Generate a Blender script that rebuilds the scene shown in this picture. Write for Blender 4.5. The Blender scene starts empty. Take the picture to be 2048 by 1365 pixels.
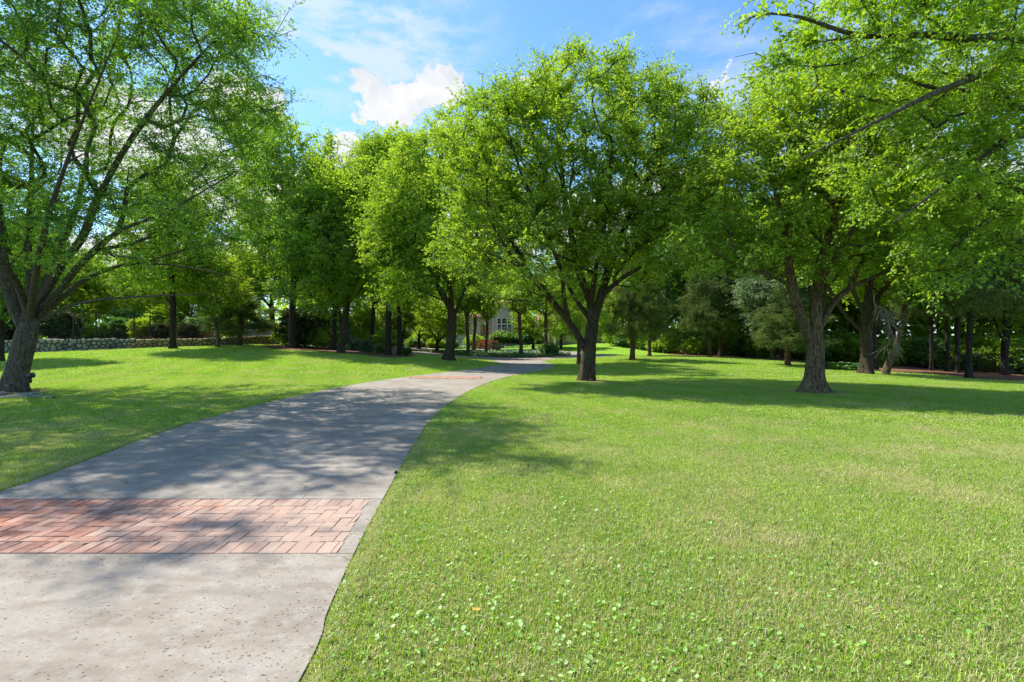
import bpy, bmesh, math, random
import numpy as np
from mathutils import Vector, Matrix
from mathutils.geometry import delaunay_2d_cdt

# ------------------------------------------------------------------ camera, sky, sun, exposure
scene = bpy.context.scene
COL = scene.collection
CAM_H = 1.6
F = 1024.0                      # focal length in pixels of the 2048 px photograph (18 mm on 36 mm)
SUN_EL, SUN_DIR = 50.0, (0.83, -0.56)   # direction in which shadows fall on the ground

cam_d = bpy.data.cameras.new("camera")
cam_d.lens = 18.0
cam_d.sensor_width = 36.0
cam_d.clip_end = 3000
cam_o = bpy.data.objects.new("camera", cam_d)
COL.objects.link(cam_o)
cam_o.location = (0, 0, CAM_H)
cam_o.rotation_euler = (math.radians(90), 0, 0)
scene.camera = cam_o

world = bpy.data.worlds.new("World")
scene.world = world
world.use_nodes = True

sl = bpy.data.lights.new("sun", 'SUN')
sl.energy = 4.1
sl.angle = math.radians(0.55)
sl.color = (1.0, 0.95, 0.87)
so = bpy.data.objects.new("sun", sl)
COL.objects.link(so)
_l = math.hypot(*SUN_DIR)
sdx, sdy = SUN_DIR[0] / _l, SUN_DIR[1] / _l
ce, se = math.cos(math.radians(SUN_EL)), math.sin(math.radians(SUN_EL))
so.rotation_euler = Vector((sdx * ce, sdy * ce, -se)).to_track_quat('-Z', 'Y').to_euler()
so.location = (-30, 15, 40)

scene.view_settings.view_transform = 'Standard'
scene.view_settings.look = 'None'
scene.view_settings.gamma = 1.0
scene.view_settings.use_curve_mapping = False
scene.view_settings.exposure = 1.15
SKY_STRENGTH = 0.15

scene.render.engine = 'CYCLES'
scene.cycles.max_bounces = 7
scene.cycles.diffuse_bounces = 4
scene.cycles.glossy_bounces = 2
scene.cycles.transmission_bounces = 4
scene.cycles.use_denoising = True
scene.cycles.caustics_reflective = False
scene.cycles.caustics_refractive = False


class NT:
    """small helper round a node tree"""
    def __init__(s, nt):
        s.nt = nt
        nt.nodes.clear()

    def n(s, t, inp=None, **kw):
        nd = s.nt.nodes.new(t)
        for k, v in kw.items():
            setattr(nd, k, v)
        for k, v in (inp or {}).items():
            if hasattr(v, 'is_output') or isinstance(v, bpy.types.NodeSocket):
                s.nt.links.new(v, nd.inputs[k])
            else:
                nd.inputs[k].default_value = v
        return nd

    def math(s, op, a, b=0.0, clamp=False):
        return s.n('ShaderNodeMath', {0: a, 1: b}, operation=op, use_clamp=clamp).outputs[0]

    def ramp(s, fac, stops, interp='LINEAR'):
        r = s.n('ShaderNodeValToRGB', {0: fac})
        cr = r.color_ramp
        cr.interpolation = interp
        while len(cr.elements) < len(stops):
            cr.elements.new(0.5)
        for e, (p, c) in zip(cr.elements, stops):
            e.position = p
            e.color = (c, c, c, 1) if isinstance(c, (int, float)) else (*c, 1)
        return r.outputs[0]

    def noise(s, vec, scale, detail=3, rough=0.5, dim='3D'):
        d = {'Scale': scale, 'Detail': detail, 'Roughness': rough}
        if vec is not None:
            d['Vector'] = vec
        return s.n('ShaderNodeTexNoise', d, noise_dimensions=dim).outputs['Fac']

    def mix(s, fac, a, b, blend='MIX'):
        m = s.n('ShaderNodeMix', data_type='RGBA', blend_type=blend)
        for k, v in ((0, fac), (6, a), (7, b)):
            if isinstance(v, bpy.types.NodeSocket):
                s.nt.links.new(v, m.inputs[k])
            elif k == 0:
                m.inputs[0].default_value = v
            else:
                m.inputs[k].default_value = (*v, 1) if len(v) == 3 else v
        return m.outputs[2]

    def sstep(s, v, a, b, lo=0.0, hi=1.0):
        return s.n('ShaderNodeMapRange', {0: v, 1: a, 2: b, 3: lo, 4: hi},
                   interpolation_type='SMOOTHSTEP').outputs[0]


def build_world():
    t = NT(world.node_tree)
    out = t.n('ShaderNodeOutputWorld')
    sky = t.n('ShaderNodeTexSky', sky_type='NISHITA', sun_disc=False)
    sky.sun_elevation = math.radians(SUN_EL)
    # the sun stands at (-sdx, -sdy); rotation 0 is +Y, positive turns towards +X
    sky.sun_rotation = math.atan2(-sdx, -sdy)
    sky.altitude = 300
    sky.air_density = 1.0
    sky.dust_density = 0.5
    sky.ozone_density = 2.5
    tc = t.n('ShaderNodeTexCoord').outputs['Generated']
    sx = t.n('ShaderNodeSeparateXYZ', {0: tc})
    X, Y, Z = sx.outputs
    n1 = t.n('ShaderNodeTexNoise', {'Vector': tc, 'Scale': 9.0, 'Detail': 7.0, 'Roughness': 0.62})
    wob = t.n('ShaderNodeVectorMath', {0: n1.outputs['Color'], 1: (0.5, 0.5, 0.5)}, operation='SUBTRACT').outputs[0]
    fine = t.n('ShaderNodeTexNoise', {'Vector': tc, 'Scale': 30.0, 'Detail': 6.0, 'Roughness': 0.6})
    wob2 = t.n('ShaderNodeVectorMath', {0: fine.outputs['Color'], 1: (0.5, 0.5, 0.5)}, operation='SUBTRACT').outputs[0]
    w1 = t.n('ShaderNodeVectorMath', {0: wob, 'Scale': 0.15}, operation='SCALE').outputs[0]
    w2 = t.n('ShaderNodeVectorMath', {0: wob2, 'Scale': 0.075}, operation='SCALE').outputs[0]
    v = t.n('ShaderNodeVectorMath', {0: tc, 1: w1}, operation='ADD').outputs[0]
    v = t.n('ShaderNodeVectorMath', {0: v, 1: w2}, operation='ADD').outputs[0]
    # cumulus: puffs at fixed compass bearings and heights above the horizon
    puffs = [(790, 195, 88, 30), (765, 232, 78, 17), (735, 172, 36, 16), (868, 205, 66, 42), (830, 240, 80, 16), (905, 180, 32, 26),
             (683, 292, 40, 16), (700, 318, 70, 20), (1048, 150, 26, 9), (1452, 172, 22, 13),
             (470, 215, 90, 60), (330, 330, 130, 80), (540, 400, 120, 60), (200, 250, 110, 90), (400, 520, 200, 60),
             (1330, 420, 90, 60), (1480, 500, 160, 50), (1700, 330, 120, 70), (1950, 380, 120, 80), (1100, 450, 250, 60)]
    m = None
    for px, py, rx, ry in puffs:
        d = Vector(((px - 1024) / F, 1.0, (682.5 - py) / F))
        L = d.length
        d.normalize()
        dv = t.n('ShaderNodeVectorMath', {0: v, 1: tuple(d)}, operation='SUBTRACT').outputs[0]
        dv = t.n('ShaderNodeVectorMath', {0: dv, 1: (F / rx * L, F / rx * 0.4, F / ry * L)}, operation='MULTIPLY').outputs[0]
        ln = t.n('ShaderNodeVectorMath', {0: dv}, operation='LENGTH').outputs['Value']
        k = t.sstep(ln, 1.15, 0.8)
        m = k if m is None else t.math('MAXIMUM', m, k)
    # thin high cloud over the whole dome
    str_v = t.n('ShaderNodeVectorMath', {0: tc, 1: (1.6, 2.0, 5.0)}, operation='MULTIPLY').outputs[0]
    str_v = t.n('ShaderNodeVectorMath', {0: str_v, 1: w1}, operation='ADD').outputs[0]
    ci = t.noise(str_v, 1.5, 7, 0.62)
    ci = t.sstep(ci, 0.44, 0.70, 0, 0.6)
    d = Vector(((700 - 1024) / F, 1.0, (682.5 - 70) / F)).normalized()
    dv = t.n('ShaderNodeVectorMath', {0: v, 1: tuple(d)}, operation='SUBTRACT').outputs[0]
    dv = t.n('ShaderNodeVectorMath', {0: dv, 1: (4.2, 1.0, 9.5)}, operation='MULTIPLY').outputs[0]
    ln = t.n('ShaderNodeVectorMath', {0: dv}, operation='LENGTH').outputs['Value']
    veil = t.math('MULTIPLY', t.sstep(ln, 1.3, 0.3), t.sstep(t.noise(str_v, 4.5, 7, .6), 0.42, 0.60, 0.08, 0.75))
    low = t.sstep(Z, 0.40, 0.0, 0.0, 0.22)
    ci = t.math('MAXIMUM', t.math('MAXIMUM', ci, veil), low)
    shade = t.ramp(t.noise(v, 11, 5, 0.55), [(0.3, (0.74, 0.78, 0.86)), (0.62, (1.0, 1.0, 1.0))])
    bsky = t.n('ShaderNodeBackground', {0: t.mix(1.0, sky.outputs[0], (0.52, 0.72, 0.86), 'MULTIPLY'), 1: SKY_STRENGTH})
    bci = t.n('ShaderNodeBackground', {0: (0.70, 0.78, 0.88, 1), 1: 0.54})
    bcu = t.n('ShaderNodeBackground', {0: shade, 1: 0.47})
    a = t.n('ShaderNodeMixShader', {0: ci, 1: bsky.outputs[0], 2: bci.outputs[0]})
    b = t.n('ShaderNodeMixShader', {0: m, 1: a.outputs[0], 2: bcu.outputs[0]})
    t.nt.links.new(b.outputs[0], out.inputs[0])


build_world()

# ------------------------------------------------------------------ helpers
rng = np.random.default_rng(7)


def P(px, py, d):
    return np.array([(px - 1024) / F * d, d, CAM_H - (py - 682.5) / F * d])


def tag(o, label=None, cat=None, group=None, kind=None):
    if label: o['label'] = label
    if cat: o['category'] = cat
    if group: o['group'] = group
    if kind: o['kind'] = kind
    return o


def empty(name, loc, label, cat, group=None, rz=0.0):
    o = bpy.data.objects.new(name, None)
    o.empty_display_size = 0.2
    COL.objects.link(o)
    o.location = loc
    o.rotation_euler = (0, 0, rz)
    return tag(o, label, cat, group)


def link_mesh(name, me, mat=None, parent=None, loc=None):
    if mat is not None and not me.materials:
        me.materials.append(mat)
    o = bpy.data.objects.new(name, me)
    COL.objects.link(o)
    if parent is not None: o.parent = parent
    if loc is not None: o.location = loc
    return o


def mesh_np(name, verts, faces_list, attrs=None, smooth=False):
    """faces_list: list of int arrays (n, k)"""
    me = bpy.data.meshes.new(name)
    verts = np.asarray(verts, dtype=np.float32)
    me.vertices.add(len(verts))
    me.vertices.foreach_set('co', verts.ravel())
    faces_list = [np.asarray(f, dtype=np.int32) for f in faces_list if len(f)]
    tot = sum(f.size for f in faces_list)
    nf = sum(len(f) for f in faces_list)
    me.loops.add(tot)
    me.loops.foreach_set('vertex_index', np.concatenate([f.ravel() for f in faces_list]))
    me.polygons.add(nf)
    sizes = np.concatenate([np.full(len(f), f.shape[1], dtype=np.int32) for f in faces_list])
    starts = np.concatenate([[0], np.cumsum(sizes)[:-1]]).astype(np.int32)
    me.polygons.foreach_set('loop_start', starts)
    me.polygons.foreach_set('loop_total', sizes)
    me.polygons.foreach_set('use_smooth', np.full(nf, bool(smooth)))
    for k, a in (attrs or {}).items():
        at = me.attributes.new(k, 'FLOAT', 'POINT')
        at.data.foreach_set('value', np.asarray(a, dtype=np.float32))
    me.update(calc_edges=True)
    return me


def box_data(cx, cy, cz, sx, sy, sz):
    v = np.array([[i, j, k] for i in (-.5, .5) for j in (-.5, .5) for k in (-.5, .5)]) * (sx, sy, sz) + (cx, cy, cz)
    f = np.array([[0, 1, 3, 2], [4, 6, 7, 5], [0, 4, 5, 1], [2, 3, 7, 6], [0, 2, 6, 4], [1, 5, 7, 3]])
    return v, f


class MB:
    def __init__(s): s.v = []; s.f = []; s.n = 0
    def add(s, v, f):
        s.v.append(np.asarray(v, float)); s.f.append(np.asarray(f) + s.n); s.n += len(v)
        return s
    def box(s, c, d, rz=0.0):
        v, f = box_data(0, 0, 0, *d)
        if rz:
            c_, s_ = math.cos(rz), math.sin(rz)
            v = v @ np.array([[c_, s_, 0], [-s_, c_, 0], [0, 0, 1]])
        return s.add(v + np.asarray(c), f)
    def beam(s, a, b, w, h):
        a, b = np.asarray(a, float), np.asarray(b, float)
        t = b - a; L = np.linalg.norm(t); t /= L
        up = np.array([0, 0, 1.0]) if abs(t[2]) < .95 else np.array([0, 1.0, 0])
        x = np.cross(up, t); x /= np.linalg.norm(x); z = np.cross(t, x)
        v, f = box_data(0, 0, 0, w, 1, h)
        v = (a + b) / 2 + v[:, :1] * x + v[:, 1:2] * L * t + v[:, 2:] * z
        return s.add(v, f)
    def mesh(s, name, smooth=False):
        by = {}
        for f in s.f: by.setdefault(f.shape[1], []).append(f)
        return mesh_np(name, np.concatenate(s.v), [np.concatenate(x) for x in by.values()], smooth=smooth)
    def build(s, name, mat, parent=None, loc=None, smooth=False):
        return link_mesh(name, s.mesh(name, smooth), mat, parent, loc)


def tube(mb, pts, rad, sides=6, cap=True, lobes=None):
    pts = np.asarray(pts, float); n = len(pts)
    rad = np.broadcast_to(np.asarray(rad, float), (n,))
    tan = np.gradient(pts, axis=0); tan /= np.linalg.norm(tan, axis=1)[:, None] + 1e-9
    ref = np.array([1.0, 0.1, 0]) if abs(tan[0][0]) < .8 else np.array([0, 1.0, 0.1])
    x = np.cross(tan, ref); x /= np.linalg.norm(x, axis=1)[:, None] + 1e-9
    y = np.cross(tan, x)
    a = np.linspace(0, 2 * math.pi, sides, endpoint=False)
    r = rad[:, None] * np.ones((n, sides))
    if lobes is not None: r = r * lobes(a[None, :], np.arange(n)[:, None])
    v = pts[:, None, :] + r[..., None] * (np.cos(a)[None, :, None] * x[:, None, :] + np.sin(a)[None, :, None] * y[:, None, :])
    v = v.reshape(-1, 3)
    i = np.arange(n - 1)[:, None] * sides; j = np.arange(sides)[None, :]; j2 = (j + 1) % sides
    f = np.stack([i + j, i + j2, i + sides + j2, i + sides + j], -1).reshape(-1, 4)
    mb.add(v, f)
    return mb


def inside(poly, x, y):
    x = np.asarray(x, float); y = np.asarray(y, float)
    r = np.zeros(x.shape, bool)
    n = len(poly); j = n - 1
    for i in range(n):
        xi, yi = poly[i]; xj, yj = poly[j]
        if yi != yj:
            c = ((yi > y) != (yj > y)) & (x < (xj - xi) * (y - yi) / (yj - yi) + xi)
            r ^= c
        j = i
    return r


def smooth_poly(pts, n_sub=6, closed=True):
    """Catmull-Rom"""
    pts = np.asarray(pts, float); N = len(pts); out = []
    rngi = range(N) if closed else range(N - 1)
    for i in rngi:
        if closed: p0, p1, p2, p3 = pts[(i - 1) % N], pts[i], pts[(i + 1) % N], pts[(i + 2) % N]
        else: p0, p1, p2, p3 = pts[max(i - 1, 0)], pts[i], pts[i + 1], pts[min(i + 2, N - 1)]
        for k in range(n_sub):
            t = k / n_sub
            out.append(.5 * ((2 * p1) + (-p0 + p2) * t + (2 * p0 - 5 * p1 + 4 * p2 - p3) * t * t + (-p0 + 3 * p1 - 3 * p2 + p3) * t ** 3))
    if not closed: out.append(pts[-1])
    return np.array(out)


# ------------------------------------------------------------------ terrain
_ctl = []
for gx in np.linspace(-24, 24, 9):
    for gy in (-12, -4, 2, 8, 14):
        _ctl.append((gx, gy, 0.0))
for px, py, d in [(345, 698, 38), (435, 695, 40), (65, 706, 37), (500, 690, 44), (-100, 712, 36), (5, 722, 30),
                  (1175, 762, 20.5), (1627, 785, 16), (1050, 735, 31), (1000, 728, 36), (900, 728, 31), (897, 720, 33), (777, 713, 36), (682, 706, 39),
                  (1000, 718.5, 44), (1120, 718.5, 43), (930, 714, 46), (830, 706, 50), (1000, 703.5, 56), (900, 702.5, 57), (1120, 704.5, 54), (1190, 710, 50),
                  (1000, 697, 66), (940, 696, 66), (1050, 694, 66), (750, 692, 60), (690, 690, 64), (1150, 687, 64), (1220, 689, 62), (1240, 697, 54),
                  (1265, 720, 36), (1300, 712, 45), (1350, 706, 52), (1420, 713, 44), (1575, 730, 32), (1732, 747, 26), (1938, 758, 23.5),
                  (2048, 757, 29), (1955, 750, 33), (1820, 737, 35), (1650, 725, 38), (1450, 712, 50), (1600, 716, 50)]:
    x, y, z = P(px, py, d)
    _ctl.append((x, y, z))
for a in range(0, 360, 20):
    for r_, in ((110,),):
        _ctl.append((r_ * math.cos(math.radians(a)), 30 + r_ * math.sin(math.radians(a)), 0.2 if a < 180 else 0.0))
_ctl = np.array(_ctl)


def _tps(r2): return 0.5 * r2 * np.log(r2 + 1e-9)


_C = _ctl[:, :2] / 30.0
_n = len(_C)
_K = _tps(((_C[:, None] - _C[None]) ** 2).sum(-1)) + np.eye(_n) * 0.004
_Pm = np.hstack([np.ones((_n, 1)), _C])
_A = np.block([[_K, _Pm], [_Pm.T, np.zeros((3, 3))]])
_w = np.linalg.solve(_A, np.concatenate([_ctl[:, 2], np.zeros(3)]))


def H(x, y):
    x = np.asarray(x, float); y = np.asarray(y, float)
    sh = x.shape
    q = np.stack([x.ravel(), y.ravel()], 1) / 30.0
    z = np.zeros(len(q))
    for i in range(0, len(q), 20000):
        s = q[i:i + 20000]
        z[i:i + 20000] = _tps(((s[:, None] - _C[None]) ** 2).sum(-1)) @ _w[:_n] + _w[_n] + s @ _w[_n + 1:]
    r = np.hypot(x.ravel(), y.ravel() - 30)
    w = np.clip((120 - r) / 40, 0, 1)
    w = w * w * (3 - 2 * w)
    return (z * w + 0.1 * (1 - w)).reshape(sh)


def Hs(x, y): return float(H(np.array([x]), np.array([y]))[0])


_dd = np.concatenate([np.linspace(1.5, 12, 200), np.linspace(12.05, 95, 1600)])


def G(px, py):
    """where the line of sight through a pixel of the photograph meets the ground"""
    x = (px - 1024) / F * _dd
    z = CAM_H - (py - 682.5) / F * _dd
    h = H(x, _dd)
    below = np.nonzero(z <= h)[0]
    k = below[0] if len(below) else len(_dd) - 1
    if 0 < k:
        a_, b_ = z[k - 1] - h[k - 1], z[k] - h[k]
        f_ = a_ / (a_ - b_) if a_ > 0 >= b_ else 1.0
        d_ = _dd[k - 1] + f_ * (_dd[k] - _dd[k - 1])
        return np.array([(px - 1024) / F * d_, d_])
    return np.array([x[k], _dd[k]])


def region_mesh(name, poly, off, spacing, attrs=None, skirt=0.0, hfun=None):
    """sheet inside poly (world xy) lying on the terrain"""
    hfun = hfun or H
    poly = [tuple(p) for p in poly]
    xs = [p[0] for p in poly]; ys = [p[1] for p in poly]
    gx, gy = np.meshgrid(np.arange(min(xs), max(xs), spacing), np.arange(min(ys), max(ys), spacing))
    gx = gx.ravel() + .13 * spacing; gy = gy.ravel() + .17 * spacing
    ins = inside(poly, gx, gy)
    gx, gy = gx[ins], gy[ins]
    pts = [Vector(p) for p in poly] + [Vector((a, b)) for a, b in zip(gx, gy)]
    n = len(poly)
    vo, _, fo, *_r = delaunay_2d_cdt(pts, [(i, (i + 1) % n) for i in range(n)], [], 1, 1e-5)
    v = np.array([[p.x, p.y] for p in vo])
    z = hfun(v[:, 0], v[:, 1]) + off
    V = np.column_stack([v, z])
    Fc = np.array([f for f in fo if len(f) == 3])
    if skirt:
        b = np.array(poly); zb = hfun(b[:, 0], b[:, 1]) + off
        top = np.column_stack([b, zb]); bot = np.column_stack([b, zb - skirt])
        i = np.arange(n); j = (i + 1) % n; base = len(V)
        V = np.concatenate([V, top, bot])
        q = np.stack([base + i, base + n + i, base + n + j, base + j], 1)
        return mesh_np(name, V, [Fc, q])
    return mesh_np(name, V, [Fc])


# ------------------------------------------------------------------ materials
def new_mat(name):
    m = bpy.data.materials.new(name)
    m.use_nodes = True
    t = NT(m.node_tree)
    out = t.n('ShaderNodeOutputMaterial')
    return m, t, out


def bsdf(t, out, color, rough=0.8, bump=None, bstr=0.5, bdist=0.01, spec=0.3, metallic=0.0):
    inp = {'Roughness': rough, 'Specular IOR Level': spec, 'Metallic': metallic}
    p = t.n('ShaderNodeBsdfPrincipled', inp)
    if isinstance(color, bpy.types.NodeSocket): t.nt.links.new(color, p.inputs['Base Color'])
    else: p.inputs['Base Color'].default_value = (*color, 1)
    if bump is not None:
        b = t.n('ShaderNodeBump', {'Height': bump, 'Strength': bstr, 'Distance': bdist})
        t.nt.links.new(b.outputs[0], p.inputs['Normal'])
    t.nt.links.new(p.outputs[0], out.inputs[0])
    return p


def pos(t): return t.n('ShaderNodeNewGeometry').outputs['Position']


def attr(t, name): return t.n('ShaderNodeAttribute', attribute_name=name).outputs['Fac']


def leaf_mat(name, stops, trans=0.5, tgain=(1.38, 1.25, 0.55), gloss=0.035, vary=0.42):
    m, t, out = new_mat(name)
    tint = attr(t, 'tint')
    big = t.noise(pos(t), 0.55, 2)
    f = t.math('ADD', t.math('MULTIPLY', tint, 1 - vary), t.math('MULTIPLY', t.sstep(big, .3, .7), vary))
    c = t.ramp(f, stops)
    d = t.n('ShaderNodeBsdfDiffuse', {0: c})
    tr = t.n('ShaderNodeBsdfTranslucent', {0: t.mix(1.0, c, tgain, 'MULTIPLY')})
    a = t.n('ShaderNodeMixShader', {0: trans, 1: d.outputs[0], 2: tr.outputs[0]})
    g = t.n('ShaderNodeBsdfGlossy', {0: (1, 1, 1, 1), 'Roughness': 0.55})
    b = t.n('ShaderNodeMixShader', {0: gloss, 1: a.outputs[0], 2: g.outputs[0]})
    t.nt.links.new(b.outputs[0], out.inputs[0])
    return m


def bark_mat(name, dark, light, scale=5.0, moss=None, lich=0.0):
    m, t, out = new_mat(name)
    p = pos(t)
    st = t.n('ShaderNodeVectorMath', {0: p, 1: (1, 1, 0.17)}, operation='MULTIPLY').outputs[0]
    a = t.noise(st, scale * 3.2, 6, 0.65)
    wv = t.n('ShaderNodeTexNoise', {'Vector': st, 'Scale': scale * 2.0, 'Detail': 3.0})
    wv = t.n('ShaderNodeVectorMath', {0: wv.outputs['Color'], 'Scale': 0.12}, operation='SCALE').outputs[0]
    st2 = t.n('ShaderNodeVectorMath', {0: st, 1: wv}, operation='ADD').outputs[0]
    v = t.n('ShaderNodeTexVoronoi', {'Vector': st2, 'Scale': scale * 6.5}, feature='DISTANCE_TO_EDGE').outputs['Distance']
    h = t.math('ADD', t.math('MULTIPLY', a, 1.0), t.math('MULTIPLY', t.sstep(v, 0, 0.3), 0.28))
    c = t.ramp(h, [(0.40, dark), (0.62, tuple(.5 * (x + y) for x, y in zip(dark, light))), (0.95, light)])
    if moss is not None:
        c = t.mix(t.sstep(t.noise(p, 1.3, 4), .45, .7, 0, .6), c, moss)
    if lich:
        c = t.mix(t.sstep(t.noise(p, 22, 3), .62, .68, 0, lich), c, (0.42, 0.42, 0.36))
    bsdf(t, out, c, 0.9, h, 1.0, 0.06, 0.12)
    return m


M = {}
M['leaf_elm'] = leaf_mat('elm_leaves', trans=.48, stops=[(0.0, (0.10, 0.23, 0.022)), (0.5, (0.275, 0.445, 0.033)), (1.0, (0.46, 0.62, 0.07))])
M['leaf_lace'] = leaf_mat('lacebark_leaves', [(0.0, (0.075, 0.20, 0.035)), (0.6, (0.18, 0.37, 0.04)), (1.0, (0.35, 0.58, 0.04))])
M['leaf_near'] = leaf_mat('broad_leaves', [(0.0, (0.10, 0.24, 0.016)), (0.5, (0.275, 0.46, 0.024)), (1.0, (0.46, 0.64, 0.045))], gloss=0.04)
M['leaf_wood'] = leaf_mat('woodland_leaves', [(0.0, (0.13, 0.26, 0.03)), (0.6, (0.29, 0.47, 0.04)), (1.0, (0.46, 0.63, 0.06))], trans=.56)
M['leaf_yellow'] = leaf_mat('yellow_green_leaves', [(0.0, (0.14, 0.26, 0.014)), (0.5, (0.28, 0.44, 0.02)), (1.0, (0.42, 0.54, 0.04))])
M['leaf_cedar'] = leaf_mat('cedar_needles', [(0.0, (0.06, 0.11, 0.03)), (0.6, (0.14, 0.21, 0.05)), (1.0, (0.28, 0.31, 0.10))], trans=.2, gloss=.02)
M['leaf_grey'] = leaf_mat('grey_green_leaves', [(0.0, (0.07, 0.13, 0.06)), (0.6, (0.16, 0.25, 0.12)), (1.0, (0.30, 0.38, 0.24))], trans=.3, gloss=.04)
M['leaf_magnolia'] = leaf_mat('magnolia_leaves', [(0.0, (0.025, 0.06, 0.016)), (0.72, (0.055, 0.10, 0.03)), (0.86, (0.22, 0.10, 0.03)), (1.0, (0.42, 0.22, 0.06))], trans=.15, gloss=.05)
M['leaf_shrub'] = leaf_mat('shrub_leaves', [(0.0, (0.04, 0.13, 0.018)), (0.6, (0.095, 0.24, 0.022)), (1.0, (0.20, 0.36, 0.03))], gloss=.08)
M['leaf_hedge'] = leaf_mat('clipped_hedge_leaves', [(0.0, (0.06, 0.17, 0.015)), (0.6, (0.14, 0.30, 0.02)), (1.0, (0.26, 0.42, 0.03))], gloss=.08)
M['bark_brown'] = bark_mat('brown_bark', (0.020, 0.015, 0.010), (0.17, 0.125, 0.085), 5, moss=(0.085, 0.095, 0.04))
M['bark_gold'] = bark_mat('ridged_bark', (0.035, 0.024, 0.015), (0.36, 0.26, 0.155), 4.5)
M['bark_grey'] = bark_mat('grey_bark', (0.055, 0.045, 0.035), (0.25, 0.21, 0.16), 6, lich=.75, moss=(0.10, 0.11, 0.07))
M['bark_dark'] = bark_mat('dark_bark', (0.018, 0.015, 0.012), (0.10, 0.08, 0.062), 5)
M['bark_cedar'] = bark_mat('cedar_bark', (0.055, 0.030, 0.02), (0.26, 0.16, 0.11), 6)
M['bark_dead'] = bark_mat('dead_wood', (0.26, 0.22, 0.19), (0.50, 0.43, 0.37), 6)


def simple(name, col, rough=.7, bump_scale=None, spec=.3, metallic=0.0, var=0.2, vscale=3.0):
    m, t, out = new_mat(name)
    p = pos(t)
    nf = t.noise(p, vscale, 4)
    c = t.mix(nf, tuple(x * (1 - var) for x in col), tuple(min(1, x * (1 + var)) for x in col))
    bsdf(t, out, c, rough, t.noise(p, bump_scale, 4) if bump_scale else None, .5, .01, spec, metallic)
    return m


M['iron'] = simple('black_iron', (0.012, 0.012, 0.013), .5, None, .4)
M['fixture'] = simple('black_fixture', (0.012, 0.012, 0.014), .4)
M['hose'] = simple('weathered_hose', (0.30, 0.29, 0.24), .6)
M['rock'] = simple('field_rock', (0.22, 0.17, 0.15), .85, 12)
M['mortar'] = simple('mortar', (0.20, 0.18, 0.15), .9, 30)
M['darkgap'] = simple('wall_core', (0.05, 0.045, 0.04), .95, 20)
M['soil'] = simple('edge_soil', (0.22, 0.155, 0.105), .95, 30)
M['white'] = simple('white_paint', (0.75, 0.73, 0.68), .5, None, .4, 0, .05)
M['frame'] = simple('cream_window_frame', (0.66, 0.65, 0.60), .5, None, .4, 0, .05)
M['door'] = simple('dark_painted_door', (0.030, 0.034, 0.045), .35)
M['amber'] = simple('amber_wood', (0.42, 0.22, 0.11), .5)
M['terracotta'] = simple('terracotta', (0.52, 0.26, 0.14), .75, 20)
M['utility'] = simple('green_utility_paint', (0.10, 0.20, 0.15), .5)
M['tan_box'] = simple('tan_box', (0.33, 0.23, 0.15), .8, 15)


def glass_mat():
    m, t, out = new_mat('window_glass')
    bsdf(t, out, (0.02, 0.025, 0.035), 0.06, None, spec=.8)
    return m


M['glass'] = glass_mat()


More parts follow.
